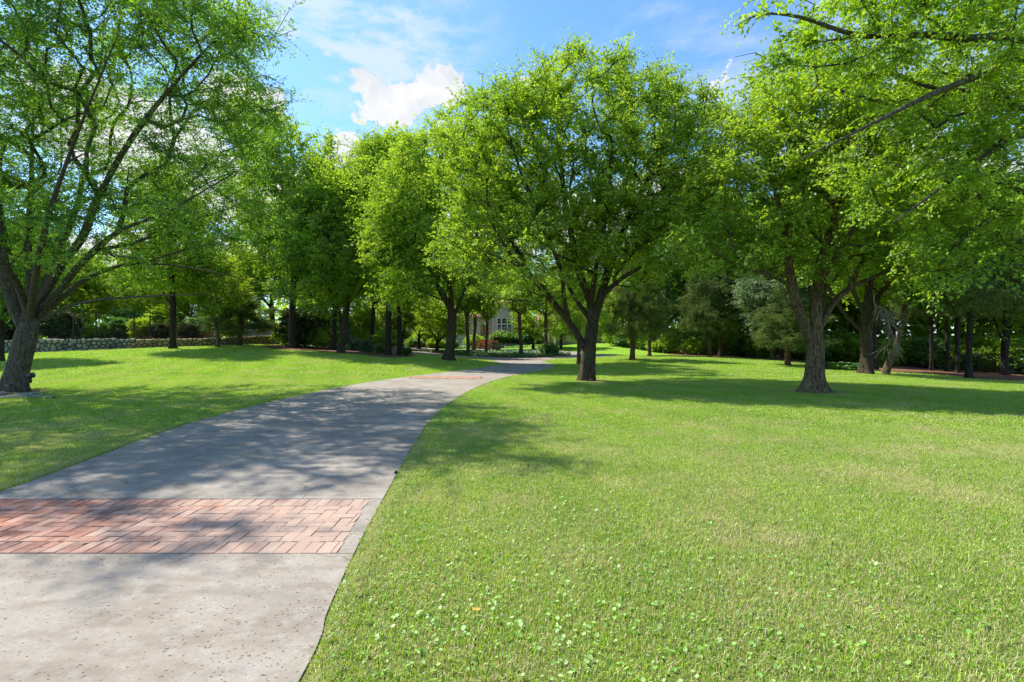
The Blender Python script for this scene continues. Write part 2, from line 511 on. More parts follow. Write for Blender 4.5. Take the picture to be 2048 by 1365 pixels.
def concrete_mat(name, base=1.0, pits=True):
    m, t, out = new_mat(name)
    p = pos(t)
    big = t.noise(p, 0.55, 4, .6)
    st = t.n('ShaderNodeVectorMath', {0: p, 1: (1.0, 2.2, 1)}, operation='MULTIPLY').outputs[0]
    med = t.noise(st, 2.0, 6, .65)
    fine = t.noise(p, 60, 4, .7)
    c = t.mix(t.sstep(big, .3, .7), (0.42 * base, 0.36 * base, 0.28 * base), (0.53 * base, 0.475 * base, 0.39 * base))
    c = t.mix(t.sstep(med, .34, .6, 0, 1), t.mix(1, c, (0.72, 0.69, 0.66), 'MULTIPLY'), c)
    c = t.mix(t.sstep(t.noise(p, 7, 5, .7), .46, .66, 0, .35), c, (0.60 * base, 0.57 * base, 0.53 * base))
    # tyre and algae staining, dark bands
    c = t.mix(t.sstep(t.noise(st, .8, 4), .46, .70, 0, .5), c, (0.21, 0.18, 0.155))
    c = t.mix(t.sstep(fine, .42, .6, .35, 0), c, (0.20, 0.17, 0.15))
    hgt = t.math('MULTIPLY', fine, .5)
    cv = t.n('ShaderNodeTexNoise', {'Vector': p, 'Scale': 2.0, 'Detail': 4.0})
    cv = t.n('ShaderNodeVectorMath', {0: cv.outputs['Color'], 'Scale': 0.5}, operation='SCALE').outputs[0]
    cv = t.n('ShaderNodeVectorMath', {0: p, 1: cv}, operation='ADD').outputs[0]
    ck = t.n('ShaderNodeTexVoronoi', {'Vector': cv, 'Scale': 0.33}, feature='DISTANCE_TO_EDGE').outputs['Distance']
    ck = t.math('MULTIPLY', t.sstep(ck, .0032, .0008), t.sstep(t.noise(p, .7, 2), .48, .56))
    c = t.mix(t.math('MULTIPLY', ck, .7), c, (0.12, 0.09, 0.07))
    if pits:
        w = t.n('ShaderNodeVectorMath', {0: p, 1: (0.75, 1.25, 1)}, operation='MULTIPLY').outputs[0]
        wn = t.n('ShaderNodeTexNoise', {'Vector': p, 'Scale': 38.0, 'Detail': 3.0})
        wn = t.n('ShaderNodeVectorMath', {0: wn.outputs['Color'], 'Scale': 0.030}, operation='SCALE').outputs[0]
        w = t.n('ShaderNodeVectorMath', {0: w, 1: wn}, operation='ADD').outputs[0]
        vo = t.n('ShaderNodeTexVoronoi', {'Vector': w, 'Scale': 44.0, 'Randomness': 1.0}, feature='F1')
        # only some cells carry a pit; pits come in drifts
        keep = t.math('GREATER_THAN', t.n('ShaderNodeSeparateColor', {0: vo.outputs['Color']}).outputs[0],
                      t.sstep(t.noise(p, 1.3, 3), .38, .62, .93, .45))
        size = t.math('MULTIPLY', t.n('ShaderNodeSeparateColor', {0: vo.outputs['Color']}).outputs[1], .19)
        pit = t.math('MULTIPLY', t.sstep(t.math('SUBTRACT', vo.outputs['Distance'], size), 0.17, 0.05), keep)
        c = t.mix(t.math('MULTIPLY', pit, .78), c, (0.075, 0.055, 0.042))
        hgt = t.math('SUBTRACT', hgt, t.math('MULTIPLY', pit, 1.5))
    bsdf(t, out, c, .88, hgt, .6, .006, .2)
    return m


M['concrete'] = concrete_mat('driveway_concrete', .67)
M['concrete_far'] = concrete_mat('loop_concrete', .64, False)


def brick_mat(name):
    m, t, out = new_mat(name)
    p = pos(t)
    r = t.n('ShaderNodeObjectInfo').outputs['Random']
    c = t.ramp(r, [(0.0, (0.26, 0.10, 0.065)), (0.3, (0.37, 0.16, 0.105)), (0.6, (0.44, 0.22, 0.15)), (0.85, (0.47, 0.29, 0.215)), (1.0, (0.55, 0.21, 0.115))])
    # worn mortar haze, heavier towards the lawn end of the band and in smears
    sx = t.n('ShaderNodeSeparateXYZ', {0: p}).outputs[0]
    g = t.sstep(sx, -5.0, -1.3, -.02, .40)
    st = t.n('ShaderNodeVectorMath', {0: p, 1: (1.0, 1.5, 1)}, operation='MULTIPLY').outputs[0]
    smear = t.math('ADD', t.math('ADD', t.math('MULTIPLY', t.noise(st, 3.2, 5, .65), .9), t.math('MULTIPLY', t.noise(p, 26, 4, .7), .35)), g)
    c = t.mix(t.sstep(smear, .5, 1.05, 0, .8), c, (0.40, 0.32, 0.255))
    # dark blotches, stronger towards the end away from the lawn
    c = t.mix(t.math('MULTIPLY', t.sstep(t.noise(p, 1.7, 4, .6), .50, .70, 0, .5), t.sstep(sx, -2.2, -4.0)), c, (0.10, 0.055, 0.055))
    fine = t.noise(p, 90, 4, .7)
    c = t.mix(t.sstep(fine, .35, .6, .3, 0), c, (0.22, 0.10, 0.07))
    bsdf(t, out, c, .85, t.math('ADD', fine, t.noise(p, 18, 3)), .6, .006, .2)
    return m


M['brick'] = brick_mat('paving_brick')


def brickmix_mat(name):
    m, t, out = new_mat(name)
    p = pos(t)
    c = t.ramp(t.noise(p, 4, 4, .7), [(0.3, (0.30, 0.14, 0.09)), (0.55, (0.46, 0.27, 0.19)), (0.8, (0.50, 0.38, 0.30))])
    bsdf(t, out, c, .85, t.noise(p, 30, 3), .4, .01, .2)
    return m


M['brick_far'] = brickmix_mat('worn_brick')


def sand_joint():
    m, t, out = new_mat('brick_joint')
    p = pos(t)
    sx = t.n('ShaderNodeSeparateXYZ', {0: p}).outputs[0]
    f = t.math('ADD', t.sstep(sx, -4.8, -2.0, .1, .75), t.math('SUBTRACT', t.noise(p, 3, 4), .5))
    c = t.mix(t.sstep(f, .2, .7), (0.07, 0.05, 0.045), (0.36, 0.30, 0.24))
    bsdf(t, out, c, .95, t.noise(p, 80, 3), .6, .006, .1)
    return m


M['joint'] = sand_joint()


def ground_mat():
    m, t, out = new_mat('lawn_ground')
    p = pos(t)
    sep = t.n('ShaderNodeSeparateXYZ', {0: p})
    far = t.sstep(sep.outputs[1], 12, 40)
    a = t.noise(p, 0.35, 4, .6)
    b = t.noise(p, 5.0, 5, .7)
    fine = t.noise(p, 60, 4, .75)
    thatch = t.mix(fine, (0.05, 0.065, 0.018), (0.26, 0.28, 0.09))
    green = t.mix(b, (0.13, 0.27, 0.018), (0.24, 0.42, 0.035))
    c = t.mix(t.math('ADD', t.math('MULTIPLY', far, .75), .15), thatch, green)
    c = t.mix(t.sstep(a, .52, .72, 0, .35), c, (0.28, 0.30, 0.10))
    bsdf(t, out, c, .95, t.math('ADD', t.math('MULTIPLY', b, .5), fine), .8, .03, .05)
    return m


M['ground'] = ground_mat()


def blade_mat():
    m, t, out = new_mat('grass_blades')
    tint = attr(t, 'tint')
    p = pos(t)
    patch = t.noise(p, 0.75, 4, .6)
    patch2 = t.noise(p, 3.1, 4, .65)
    sep = t.n('ShaderNodeSeparateXYZ', {0: p})
    # nearer the road the lawn is thinner and drier
    near = t.sstep(sep.outputs[1], 14.0, 3.0, 0.0, 0.19)
    dry = t.math('ADD', t.math('ADD', t.sstep(patch, .42, .7, -.10, .34), t.sstep(patch2, .4, .75, -.05, .18)), near)
    g = t.ramp(t.math('MULTIPLY', tint, 1.0), [(0.0, (0.08, 0.20, 0.012)), (0.5, (0.32, 0.53, 0.025)), (1.0, (0.58, 0.76, 0.09))])
    far = t.sstep(sep.outputs[1], 6, 20, 0.0, .5)
    g = t.mix(far, g, (0.40, 0.62, 0.016))
    tan = t.ramp(attr(t, 'tint2'), [(0.0, (0.55, 0.49, 0.24)), (1.0, (0.72, 0.64, 0.40))])
    mow = t.math('SINE', t.math('ADD', t.math('MULTIPLY', sep.outputs[0], 3.6), t.math('MULTIPLY', sep.outputs[1], 1.3)))
    g = t.mix(t.sstep(mow, -.5, .5, 0, .34), g, t.mix(1, g, (0.62, 0.76, 0.6), 'MULTIPLY'))
    g = t.mix(t.sstep(t.noise(p, .30, 3), .42, .66, 0, .4), g, t.mix(1, g, (0.62, 0.78, 0.55), 'MULTIPLY'))
    isdry = t.sstep(t.math('SUBTRACT', t.math('ADD', dry, .22), attr(t, 'tint2')), -0.02, 0.04)
    c = t.mix(isdry, g, tan)
    d = t.n('ShaderNodeBsdfDiffuse', {0: c})
    tr = t.n('ShaderNodeBsdfTranslucent', {0: t.mix(1.0, c, (1.15, 1.15, .6), 'MULTIPLY')})
    a = t.n('ShaderNodeMixShader', {0: .42, 1: d.outputs[0], 2: tr.outputs[0]})
    gl = t.n('ShaderNodeBsdfGlossy', {0: (1, 1, 1, 1), 'Roughness': .45})
    b = t.n('ShaderNodeMixShader', {0: .05, 1: a.outputs[0], 2: gl.outputs[0]})
    t.nt.links.new(b.outputs[0], out.inputs[0])
    return m


M['blade'] = blade_mat()
M['weed'] = leaf_mat('pennywort_leaves', [(0.0, (0.13, 0.31, 0.035)), (0.6, (0.26, 0.48, 0.08)), (0.93, (0.38, 0.58, 0.18)), (1.0, (0.58, 0.70, 0.40))], trans=.3, gloss=.05)
M['ivy'] = leaf_mat('ivy_leaves', [(0.0, (0.03, 0.11, 0.015)), (0.6, (0.07, 0.20, 0.02)), (1.0, (0.14, 0.30, 0.03))], trans=.3, gloss=.08)


def mulch_mat():
    m, t, out = new_mat('bark_mulch')
    p = pos(t)
    c = t.ramp(t.noise(p, 9, 6, .75), [(0.3, (0.06, 0.035, 0.022)), (0.5, (0.18, 0.095, 0.055)), (0.7, (0.34, 0.19, 0.12))])
    bsdf(t, out, c, .95, t.noise(p, 25, 4, .7), .9, .03, .1)
    return m


M['mulch'] = mulch_mat()


def stone_mat(name, stops, objvar=True, scale=4.0):
    m, t, out = new_mat(name)
    p = pos(t)
    if objvar: f = t.n('ShaderNodeObjectInfo').outputs['Random']
    else:
        st = t.n('ShaderNodeVectorMath', {0: p, 1: (1, 1, 1.8)}, operation='MULTIPLY').outputs[0]
        vo = t.n('ShaderNodeTexVoronoi', {'Vector': st, 'Scale': scale}, feature='F1')
        f = t.n('ShaderNodeSeparateColor', {0: vo.outputs['Color']}).outputs[0]
        e = t.n('ShaderNodeTexVoronoi', {'Vector': st, 'Scale': scale}, feature='DISTANCE_TO_EDGE').outputs['Distance']
    c = t.ramp(f, stops)
    nz = t.noise(p, 14, 5, .7)
    c = t.mix(t.sstep(nz, .35, .65, .45, 0), c, tuple(.45 * x for x in stops[0][1]))
    h = nz
    if not objvar:
        c = t.mix(t.sstep(e, .06, .0, 0, .8), c, (0.27, 0.25, 0.21))
        h = t.math('ADD', t.math('MULTIPLY', nz, .3), t.sstep(e, 0, .08))
    bsdf(t, out, c, .9, h, .7, .02, .15)
    return m


M['stone_grey'] = stone_mat('grey_fieldstone', [(0.0, (0.15, 0.15, 0.145)), (0.35, (0.27, 0.27, 0.26)), (0.6, (0.36, 0.33, 0.28)), (0.85, (0.42, 0.36, 0.27)), (1.0, (0.24, 0.27, 0.30))])
M['stone_ochre'] = stone_mat('ochre_fieldstone', [(0.0, (0.30, 0.20, 0.10)), (0.5, (0.42, 0.31, 0.17)), (1.0, (0.48, 0.40, 0.28))])
M['stone_house'] = stone_mat('house_limestone', [(0.0, (0.46, 0.41, 0.32)), (0.5, (0.62, 0.57, 0.47)), (1.0, (0.72, 0.68, 0.59))], False, 2.6)
M['stone_cap'] = simple('cream_cap_stone', (0.55, 0.50, 0.41), .8, 20)
M['stone_garden'] = stone_mat('garden_wall_stone', [(0.0, (0.28, 0.24, 0.19)), (0.5, (0.42, 0.38, 0.31)), (1.0, (0.52, 0.49, 0.43))], False, 3.2)


def roof_mat():
    m, t, out = new_mat('clay_roof_tile')
    p = pos(t)
    c = t.ramp(t.n('ShaderNodeTexWhiteNoise', {0: t.n('ShaderNodeVectorMath', {0: p, 1: (3.2, 1.5, 3)}, operation='MULTIPLY').outputs[0]}).outputs['Value'],
               [(0.0, (0.36, 0.15, 0.09)), (0.5, (0.50, 0.24, 0.15)), (1.0, (0.60, 0.36, 0.24))])
    bsdf(t, out, t.mix(t.noise(p, 2, 4), c, (0.48, 0.27, 0.19)), .85, t.noise(p, 6, 3), .5, .03, .15)
    return m


M['roof'] = roof_mat()

# ------------------------------------------------------------------ ground
edge_l = [(-5.35, -8), (-5.3, 0), (-5.3, 3)] + [tuple(G(*q)) for q in [(0, 985), (100, 950), (200, 913), (300, 875), (400, 842), (500, 815), (600, 792),
          (700, 772), (800, 757), (900, 745), (960, 737), (993, 729)]]
edge_r = [(-0.95, -8), (-0.95, 0)] + [tuple(G(*q)) for q in [(598, 1365), (655, 1225), (700, 1125), (738, 1050), (785, 965), (830, 886), (870, 832), (918, 795),
          (960, 773), (1010, 756), (1060, 746), (1098, 739), (1111, 732)]]
el = smooth_poly(edge_l, 5, False); er = smooth_poly(edge_r, 5, False)
t_top = [tuple(G(*q)) for q in [(1098, 726), (1075, 720.5), (1040, 719.5), (980, 719), (975, 722), (985, 726)]]
DRIVE = [tuple(p) for p in el] + [tuple(p) for p in np.array(t_top)[::-1]] + [tuple(p) for p in er[::-1]]
BY0, BY1 = 3.84, 5.15          # brick band across the drive


def clip_y(poly, y0, keep_above):
    out = []
    n = len(poly)
    for i in range(n):
        a, b = poly[i], poly[(i + 1) % n]
        ia = (a[1] >= y0) == keep_above; ib = (b[1] >= y0) == keep_above
        if ia: out.append(a)
        if ia != ib and a[1] != b[1]:
            s = (y0 - a[1]) / (b[1] - a[1])
            out.append((a[0] + s * (b[0] - a[0]), y0))
    return out


def HD(x, y): return H(x, y) + .02 * np.clip((np.asarray(y) - 8) / 15, 0, 1)


near_slab = clip_y(DRIVE, BY0 - .012, False)
far_slab = clip_y(DRIVE, BY1 + .012, True)
band_bed = clip_y(clip_y(DRIVE, BY0 - .012, True), BY1 + .012, False)

LOOP = smooth_poly([G(*q) for q in [(1098, 722), (1115, 718), (1150, 717), (1200, 715), (1238, 712.5), (1215, 710), (1170, 707), (1140, 703.5), (1100, 701), (1040, 699.5), (960, 699),
                                    (900, 700), (860, 697), (800, 692), (750, 689.5), (715, 690), (740, 695), (790, 704), (850, 710), (920, 714.5), (965, 718), (990, 724)]], 4)
LOOP = [tuple(p) for p in LOOP]
IVY = smooth_poly([G(*q) for q in [(1142, 710.5), (1120, 713.5), (1075, 716), (1000, 716), (945, 713.5), (895, 709), (850, 705), (845, 703.5), (900, 704), (960, 704.5), (1040, 705), (1110, 706)]], 4)
IVY = [tuple(p) for p in IVY]
IVY_HOUSE = [tuple(p) for p in smooth_poly([(-12.5, 63.2), (-8, 61.8), (-4.6, 62.6), (-4.3, 66.5), (-9, 68), (-14, 68)], 4)]
IVY_HOUSE2 = [tuple(p) for p in smooth_poly([(-.6, 62.6), (2.0, 61.6), (4.2, 62.0), (5.5, 66), (2, 67.5), (-.8, 67)], 4)]
BED_L = [tuple(p) for p in smooth_poly([G(*q) for q in [(560, 700), (640, 704), (720, 711), (790, 717), (830, 712), (800, 707), (740, 698), (690, 692.5), (600, 691), (530, 693)]], 4)]
MULCH_R = [tuple(p) for p in smooth_poly([G(*q) for q in [(1330, 707), (1400, 713.5), (1480, 716.5), (1560, 722), (1640, 730), (1720, 741), (1800, 746), (1890, 752), (1960, 759), (2080, 766), (2300, 775)]]
           + [np.array(q) for q in [(50, 34), (44, 50), (30, 62), (18, 62)]], 4)]

xs = np.unique(np.concatenate([np.linspace(-26, 30, 100), np.linspace(-70, -26, 22), np.linspace(30, 80, 22), -70 - np.geomspace(8, 1100, 12), 80 + np.geomspace(8, 1100, 12)]))
ys = np.unique(np.concatenate([np.linspace(-6, 34, 90), np.linspace(34, 74, 60), np.linspace(74, 130, 18), -6 - np.geomspace(4, 700, 12), 130 + np.geomspace(8, 1600, 12)]))
gx, gy = np.meshgrid(xs, ys)
gz = H(gx, gy)
nx, ny = len(xs), len(ys)
i, j = np.meshgrid(np.arange(nx - 1), np.arange(ny - 1))
b0 = (j * nx + i).ravel()
gf = np.stack([b0, b0 + 1, b0 + nx + 1, b0 + nx], 1)
lawn = link_mesh('ground', mesh_np('ground', np.column_stack([gx.ravel(), gy.ravel(), gz.ravel()]), [gf], smooth=True), M['ground'])
tag(lawn, 'lawn ground running from the road edge to the woods and the house', None, None, 'structure')

drv = link_mesh('driveway', region_mesh('driveway', far_slab, .010, .8, skirt=.10, hfun=HD), M['concrete'])
tag(drv, 'pale concrete driveway curving from the lower left to the house', None, None, 'structure')
d2 = link_mesh('slab', region_mesh('slab', near_slab, .010, .8, skirt=.10), M['concrete'], drv)
d3 = link_mesh('brick_band', region_mesh('brick_band', band_bed, .004, .8), M['joint'], drv)
lp = link_mesh('loop_road', region_mesh('loop_road', LOOP, .024, 1.2, skirt=.1), M['concrete_far'])
tag(lp, 'circular drive around the ivy island in front of the house', None, None, 'structure')

# bricks of the near band: soldier rows at both ends, herringbone between
W_ = 0.1025
rowdepth = (BY1 - BY0)
U = rowdepth / 12.6            # course module
brick_meshes = []
for k in range(4):
    bm = bmesh.new()
    bmesh.ops.create_cube(bm, size=1.0)
    bmesh.ops.scale(bm, vec=(1, 1, 1), verts=bm.verts)
    for v_ in bm.verts:
        v_.co.x += random.Random(k * 10 + v_.index).uniform(-.03, .03)
        v_.co.y += random.Random(k * 20 + v_.index).uniform(-.02, .02)
    me = bpy.data.meshes.new('brick')
    top = [e for e in bm.edges if all(v_.co.z > 0 for v_ in e.verts)]
    bmesh.ops.bevel(bm, geom=top, offset=.045, segments=1, affect='EDGES')
    bm.to_mesh(me); bm.free()
    me.materials.append(M['brick'])
    brick_meshes.append(me)
er_arr = np.array(DRIVE)


def edge_x(y, side):
    e = er if side > 0 else el
    return float(np.interp(y, e[:, 1], e[:, 0]))


random.seed(5)
nb = 0
rest = MB()
rest_used = False
U = rowdepth / 12.0


def put_brick(cx, cy, lx, ly):
    """axis-aligned brick; lx, ly are the sizes incl. joint"""
    global nb
    x1 = cx + lx / 2; x0 = cx - lx / 2
    lim_r = edge_x(cy, 1) - .12
    lim_l = edge_x(cy, -1) + .02
    if x0 > lim_r - .03 or x1 < lim_l: return
    if x1 > lim_r: x1 = lim_r
    x0 = max(x0, lim_l)
    cx = (x0 + x1) / 2; lx = x1 - x0
    if lx < .03: return
    # the part of the band that lies outside the frame needs no bricks one by one
    if cx + .15 < -1024 / F * cy - .45: return
    o = bpy.data.objects.new('brick', brick_meshes[random.randrange(4)])
    COL.objects.link(o); o.parent = d3
    g = .009 if cx < -3 else .006
    o.scale = (lx - g, ly - g, .05)
    o.location = (cx + random.uniform(-.0015, .0015), cy + random.uniform(-.0015, .0015), .011 - .025 + random.uniform(-.001, .0022) + Hs(cx, cy))
    o.rotation_euler = (random.gauss(0, .008), random.gauss(0, .008), random.gauss(0, .022))
    nb += 1


x = -1.2
while x > -7:
    put_brick(x, BY0 + U, U, 2 * U)
    put_brick(x, BY1 - U, U, 2 * U)
    x -= U
for jrow in range(0, 8):
    for irow in range(-62, -6):
        k = (irow - jrow) % 4
        xx = irow * U; yy = BY0 + 2 * U + jrow * U
        if k == 0:
            put_brick(xx + U, yy + U / 2, 2 * U, U)
        elif k == 3:
            if jrow == 7: put_brick(xx + U / 2, yy + U / 2, U, U)
            else: put_brick(xx + U / 2, yy + U, U, 2 * U)
        elif k == 2 and jrow == 0:
            put_brick(xx + U / 2, yy + U / 2, U, U)
# cement strip beside the bricks at the lawn edge, in short tooled lengths
for k in range(9):
    ya = BY0 + k * (BY1 - BY0) / 9; yb = ya + (BY1 - BY0) / 9 - .0015
    xa, xb = edge_x(ya, 1), edge_x(yb, 1)
    hh_ = Hs(xa, ya)
    V = np.array([(0, 0, hh_)]) + np.array([(xa - .12, ya, -.02), (xa, ya, -.02), (xb, yb, -.02), (xb - .12, yb, -.02), (xa - .12, ya, .009), (xa, ya, .009), (xb, yb, .009), (xb - .12, yb, .009)])
    MB().add(V, np.array([[4, 5, 6, 7], [0, 1, 5, 4], [1, 2, 6, 5], [2, 3, 7, 6], [3, 0, 4, 7]])).build('edge_slab', M['concrete'], d3)
# thin soil line along the lawn edges of the drive
print('bricks', nb)

# second and third brick strips farther up the drive, too small to pick apart: joined bricks


def far_band(pa, pb, depth_m, parent, name='brick_strip'):
    a, b = np.array(pa), np.array(pb)
    t = (b - a); L = np.linalg.norm(t); t /= L
    nrm = np.array([-t[1], t[0]])
    mb = MB()
    nrow = int(depth_m / .105); ncol = int(L / .21)
    ang = math.atan2(t[1], t[0])
    for r in range(nrow):
        for c_ in range(ncol):
            q = a + t * ((c_ + .5 + (r % 2) * .5) * .21) + nrm * ((r + .5) * .105)
            mb.box((q[0], q[1], Hs(q[0], q[1]) + .026 + random.uniform(-.002, .002)), (.198, .095, .02), ang)
    o = mb.build(name, M['brick_far'], parent)
    o['kind'] = 'stuff'
    return o


far_band(G(815, 759), G(968, 759.5), 1.3, drv)
far_band(G(905, 717.5), G(1100, 719.5), 1.5, lp)


def bed_sheet(name, poly, mat, label, off=.05, kind='structure'):
    o = link_mesh(name, region_mesh(name, poly, off, 1.0, skirt=.12), mat)
    return tag(o, label, None, None, kind)


bed_sheet('mulch_bed', BED_L, M['mulch'], 'brown mulch bed under the trees left of the driveway loop')
bed_sheet('mulch_strip', MULCH_R, M['mulch'], 'reddish mulch along the edge of the woods on the right')
bed_sheet('island_bed', IVY, M['mulch'], 'soil of the planted island in the driveway loop')

# ------------------------------------------------------------------ grass (stuff, instanced tufts)
def tuft_mesh(name, n, radius, hmin, hmax, width, seed, tris=2):
    r = np.random.default_rng(seed)
    rr = radius * np.sqrt(r.random(n)) * 1.05; a = r.random(n) * 2 * math.pi
    bx, by = rr * np.cos(a), rr * np.sin(a)
    h = r.uniform(hmin, hmax, n)
    ang = r.random(n) * 2 * math.pi
    lean = np.abs(r.normal(0.55, .4, n)) * h
    la = r.random(n) * 2 * math.pi
    lx, ly = np.cos(la) * lean, np.sin(la) * lean
    wx, wy = np.cos(ang) * width / 2, np.sin(ang) * width / 2
    z0 = np.full(n, -.01)
    b1 = np.column_stack([bx - wx, by - wy, z0]); b2 = np.column_stack([bx + wx, by + wy, z0])
    m1 = np.column_stack([bx + lx * .4 - wx * .8, by + ly * .4 - wy * .8, h * .62]); m2 = np.column_stack([bx + lx * .4 + wx * .8, by + ly * .4 + wy * .8, h * .62])
    tp = np.column_stack([bx + lx, by + ly, h * (1 - .25 * r.random(n))])
    V = np.stack([b1, b2, m2, m1, tp], 1).reshape(-1, 3)
    k = np.arange(n)[:, None] * 5
    q = k + np.array([[0, 1, 2, 3]]); tr = k + np.array([[3, 2, 4]])
    t1 = np.repeat(r.random(n), 5); t2 = np.repeat(r.random(n), 5)
    me = mesh_np(name, V, [q, tr], {'tint': t1, 'tint2': t2})
    me.materials.append(M['blade'])
    return me


def edge_dist_ok(x, y, margin=0.0):
    ok = np.ones(len(x), bool)
    for poly in (DRIVE, LOOP, IVY, BED_L, MULCH_R):
        pa = np.array(poly)
        bb = (x > pa[:, 0].min() - 1) & (x < pa[:, 0].max() + 1) & (y > pa[:, 1].min() - 1) & (y < pa[:, 1].max() + 1)
        if bb.any():
            ins = np.zeros(len(x), bool)
            ins[bb] = inside(poly, x[bb], y[bb])
            ok &= ~ins
    return ok


trunk_spots = [(P(28, 785, 15.8)[0], 15.8, .62), (P(1175, 763, 20.5)[0], 20.5, .55), (P(897, 720, 33)[0], 33, .6), (P(1627, 785, 16)[0], 16, .62), (P(1732, 748, 25.5)[0], 25.5, .7)]     # (x, y, r): bare earth round trunks


def scatter(y0, y1, dens, jit_seed, slope=1.08, xmax=60):
    r = np.random.default_rng(jit_seed)
    area_x = xmax
    st_ = 1 / math.sqrt(dens)
    x, y = np.meshgrid(np.arange(-area_x, area_x, st_), np.arange(y0, y1, st_))
    x = x.ravel() + r.uniform(-.5, .5, x.size) * st_; y = y.ravel() + r.uniform(-.5, .5, y.size) * st_
    k = np.abs(x) < y * slope + .6
    x, y = x[k], y[k]
    k = edge_dist_ok(x, y)
    for (tx, ty, tr) in trunk_spots: k &= ((x - tx - .12) / 1.35) ** 2 + (y - ty) ** 2 > tr ** 2
    mg = np.where(y < 9.6, .13, np.where(y < 22, .16, .3))
    xr_ = np.interp(y, er[:, 1], er[:, 0]); xl_ = np.interp(y, el[:, 1], el[:, 0])
    k &= (y > 30) | (x > xr_ + mg) | (x < xl_ - mg)
    return x[k], y[k]


def instancer(name, x, y, source, smin, smax, seed, label, zoff=0.0, zf=None):
    r = np.random.default_rng(seed)
    n = len(x)
    z = (zf or H)(x, y) + zoff
    me = bpy.data.meshes.new(name)
    me.vertices.add(n)
    me.vertices.foreach_set('co', np.column_stack([x, y, z]).astype(np.float32).ravel())
    a = me.attributes.new('turn', 'FLOAT', 'POINT'); a.data.foreach_set('value', r.uniform(0, 6.283, n).astype(np.float32))
    a = me.attributes.new('size', 'FLOAT', 'POINT'); a.data.foreach_set('value', r.uniform(smin, smax, n).astype(np.float32))
    me.update()
    o = link_mesh(name, me)
    tag(o, label, None, None, 'stuff')
    ng = bpy.data.node_groups.new(name + '_scatter', 'GeometryNodeTree')
    ng.interface.new_socket('Geometry', in_out='INPUT', socket_type='NodeSocketGeometry')
    ng.interface.new_socket('Geometry', in_out='OUTPUT', socket_type='NodeSocketGeometry')
    gi = ng.nodes.new('NodeGroupInput'); go = ng.nodes.new('NodeGroupOutput')
    oi = ng.nodes.new('GeometryNodeObjectInfo'); oi.inputs[0].default_value = source; oi.transform_space = 'ORIGINAL'
    iop = ng.nodes.new('GeometryNodeInstanceOnPoints')
    at = ng.nodes.new('GeometryNodeInputNamedAttribute'); at.data_type = 'FLOAT'; at.inputs[0].default_value = 'turn'
    az = ng.nodes.new('GeometryNodeInputNamedAttribute'); az.data_type = 'FLOAT'; az.inputs[0].default_value = 'size'
    cx = ng.nodes.new('ShaderNodeCombineXYZ')
    L = ng.links.new
    L(gi.outputs[0], iop.inputs['Points']); L(oi.outputs['Geometry'], iop.inputs['Instance'])
    L(at.outputs[0], cx.inputs[2]); L(cx.outputs[0], iop.inputs['Rotation']); L(az.outputs[0], iop.inputs['Scale'])
    L(iop.outputs[0], go.inputs[0])
    md = o.modifiers.new('scatter', 'NODES'); md.node_group = ng
    return o


# the tufts that the scatters repeat stand in the lawn themselves
lods = [(2.0, 9.5, 58, (210, .13, .012, .039, .0042), 'short green lawn grass in the foreground, thin and dry in places', 9.8),
        (9.3, 22, 15, (250, .27, .016, .042, .0085), 'mown lawn grass on both sides of the driveway', 23),
        (21.7, 47, 3.3, (220, .62, .03, .055, .020), 'mown lawn grass of the far lawn', 45)]
for li, (y0, y1, dens, spec, label, xm) in enumerate(lods):
    X_, Y_ = scatter(y0, y1, dens, 31 + li, xmax=xm)
    nv = 3
    for k in range(nv):
        src = link_mesh('grass', tuft_mesh('grass_tuft', *spec, 100 + li * 10 + k))
        sx_, sy_ = 1.5 + .5 * k, y0 + 1.0
        src.location = (sx_, sy_, Hs(sx_, sy_))
        tag(src, label, None, None, 'stuff')
        instancer('grass', X_[k::nv], Y_[k::nv], src, .8, 1.25, 50 + k + li * 7, label)
    print('tufts', len(X_))

# a denser fringe of blades where the lawn meets the concrete
r = np.random.default_rng(91)
for li, (ya, yb, step_, spec) in enumerate([(1.6, 10, .011, (60, .045, .018, .045, .0034)), (10, 30, .05, (80, .13, .02, .05, .009))]):
    ex, ey = [], []
    for side, e in ((1, er), (-1, el)):
        yy = np.arange(ya, yb, step_) + r.uniform(-.02, .02, len(np.arange(ya, yb, step_)))
        xx = np.interp(yy, e[:, 1], e[:, 0]) + side * (r.uniform(.012, .13, len(yy)) * (1 if li == 0 else 2.0) + (.03 if li == 0 else .05))
        ex.append(xx); ey.append(yy)
    ex, ey = np.concatenate(ex), np.concatenate(ey)
    src = link_mesh('grass', tuft_mesh('grass_fringe', *spec, 300 + li))
    src.location = (edge_x(ya + 1, 1) + .09, ya + 1, 0)
    tag(src, 'fringe of grass along the edges of the driveway', None, None, 'stuff')
    instancer('grass', ex, ey, src, .8, 1.2, 310 + li, 'fringe of grass along the edges of the driveway')

# pennywort: small round pale leaves in the foreground lawn, in drifts


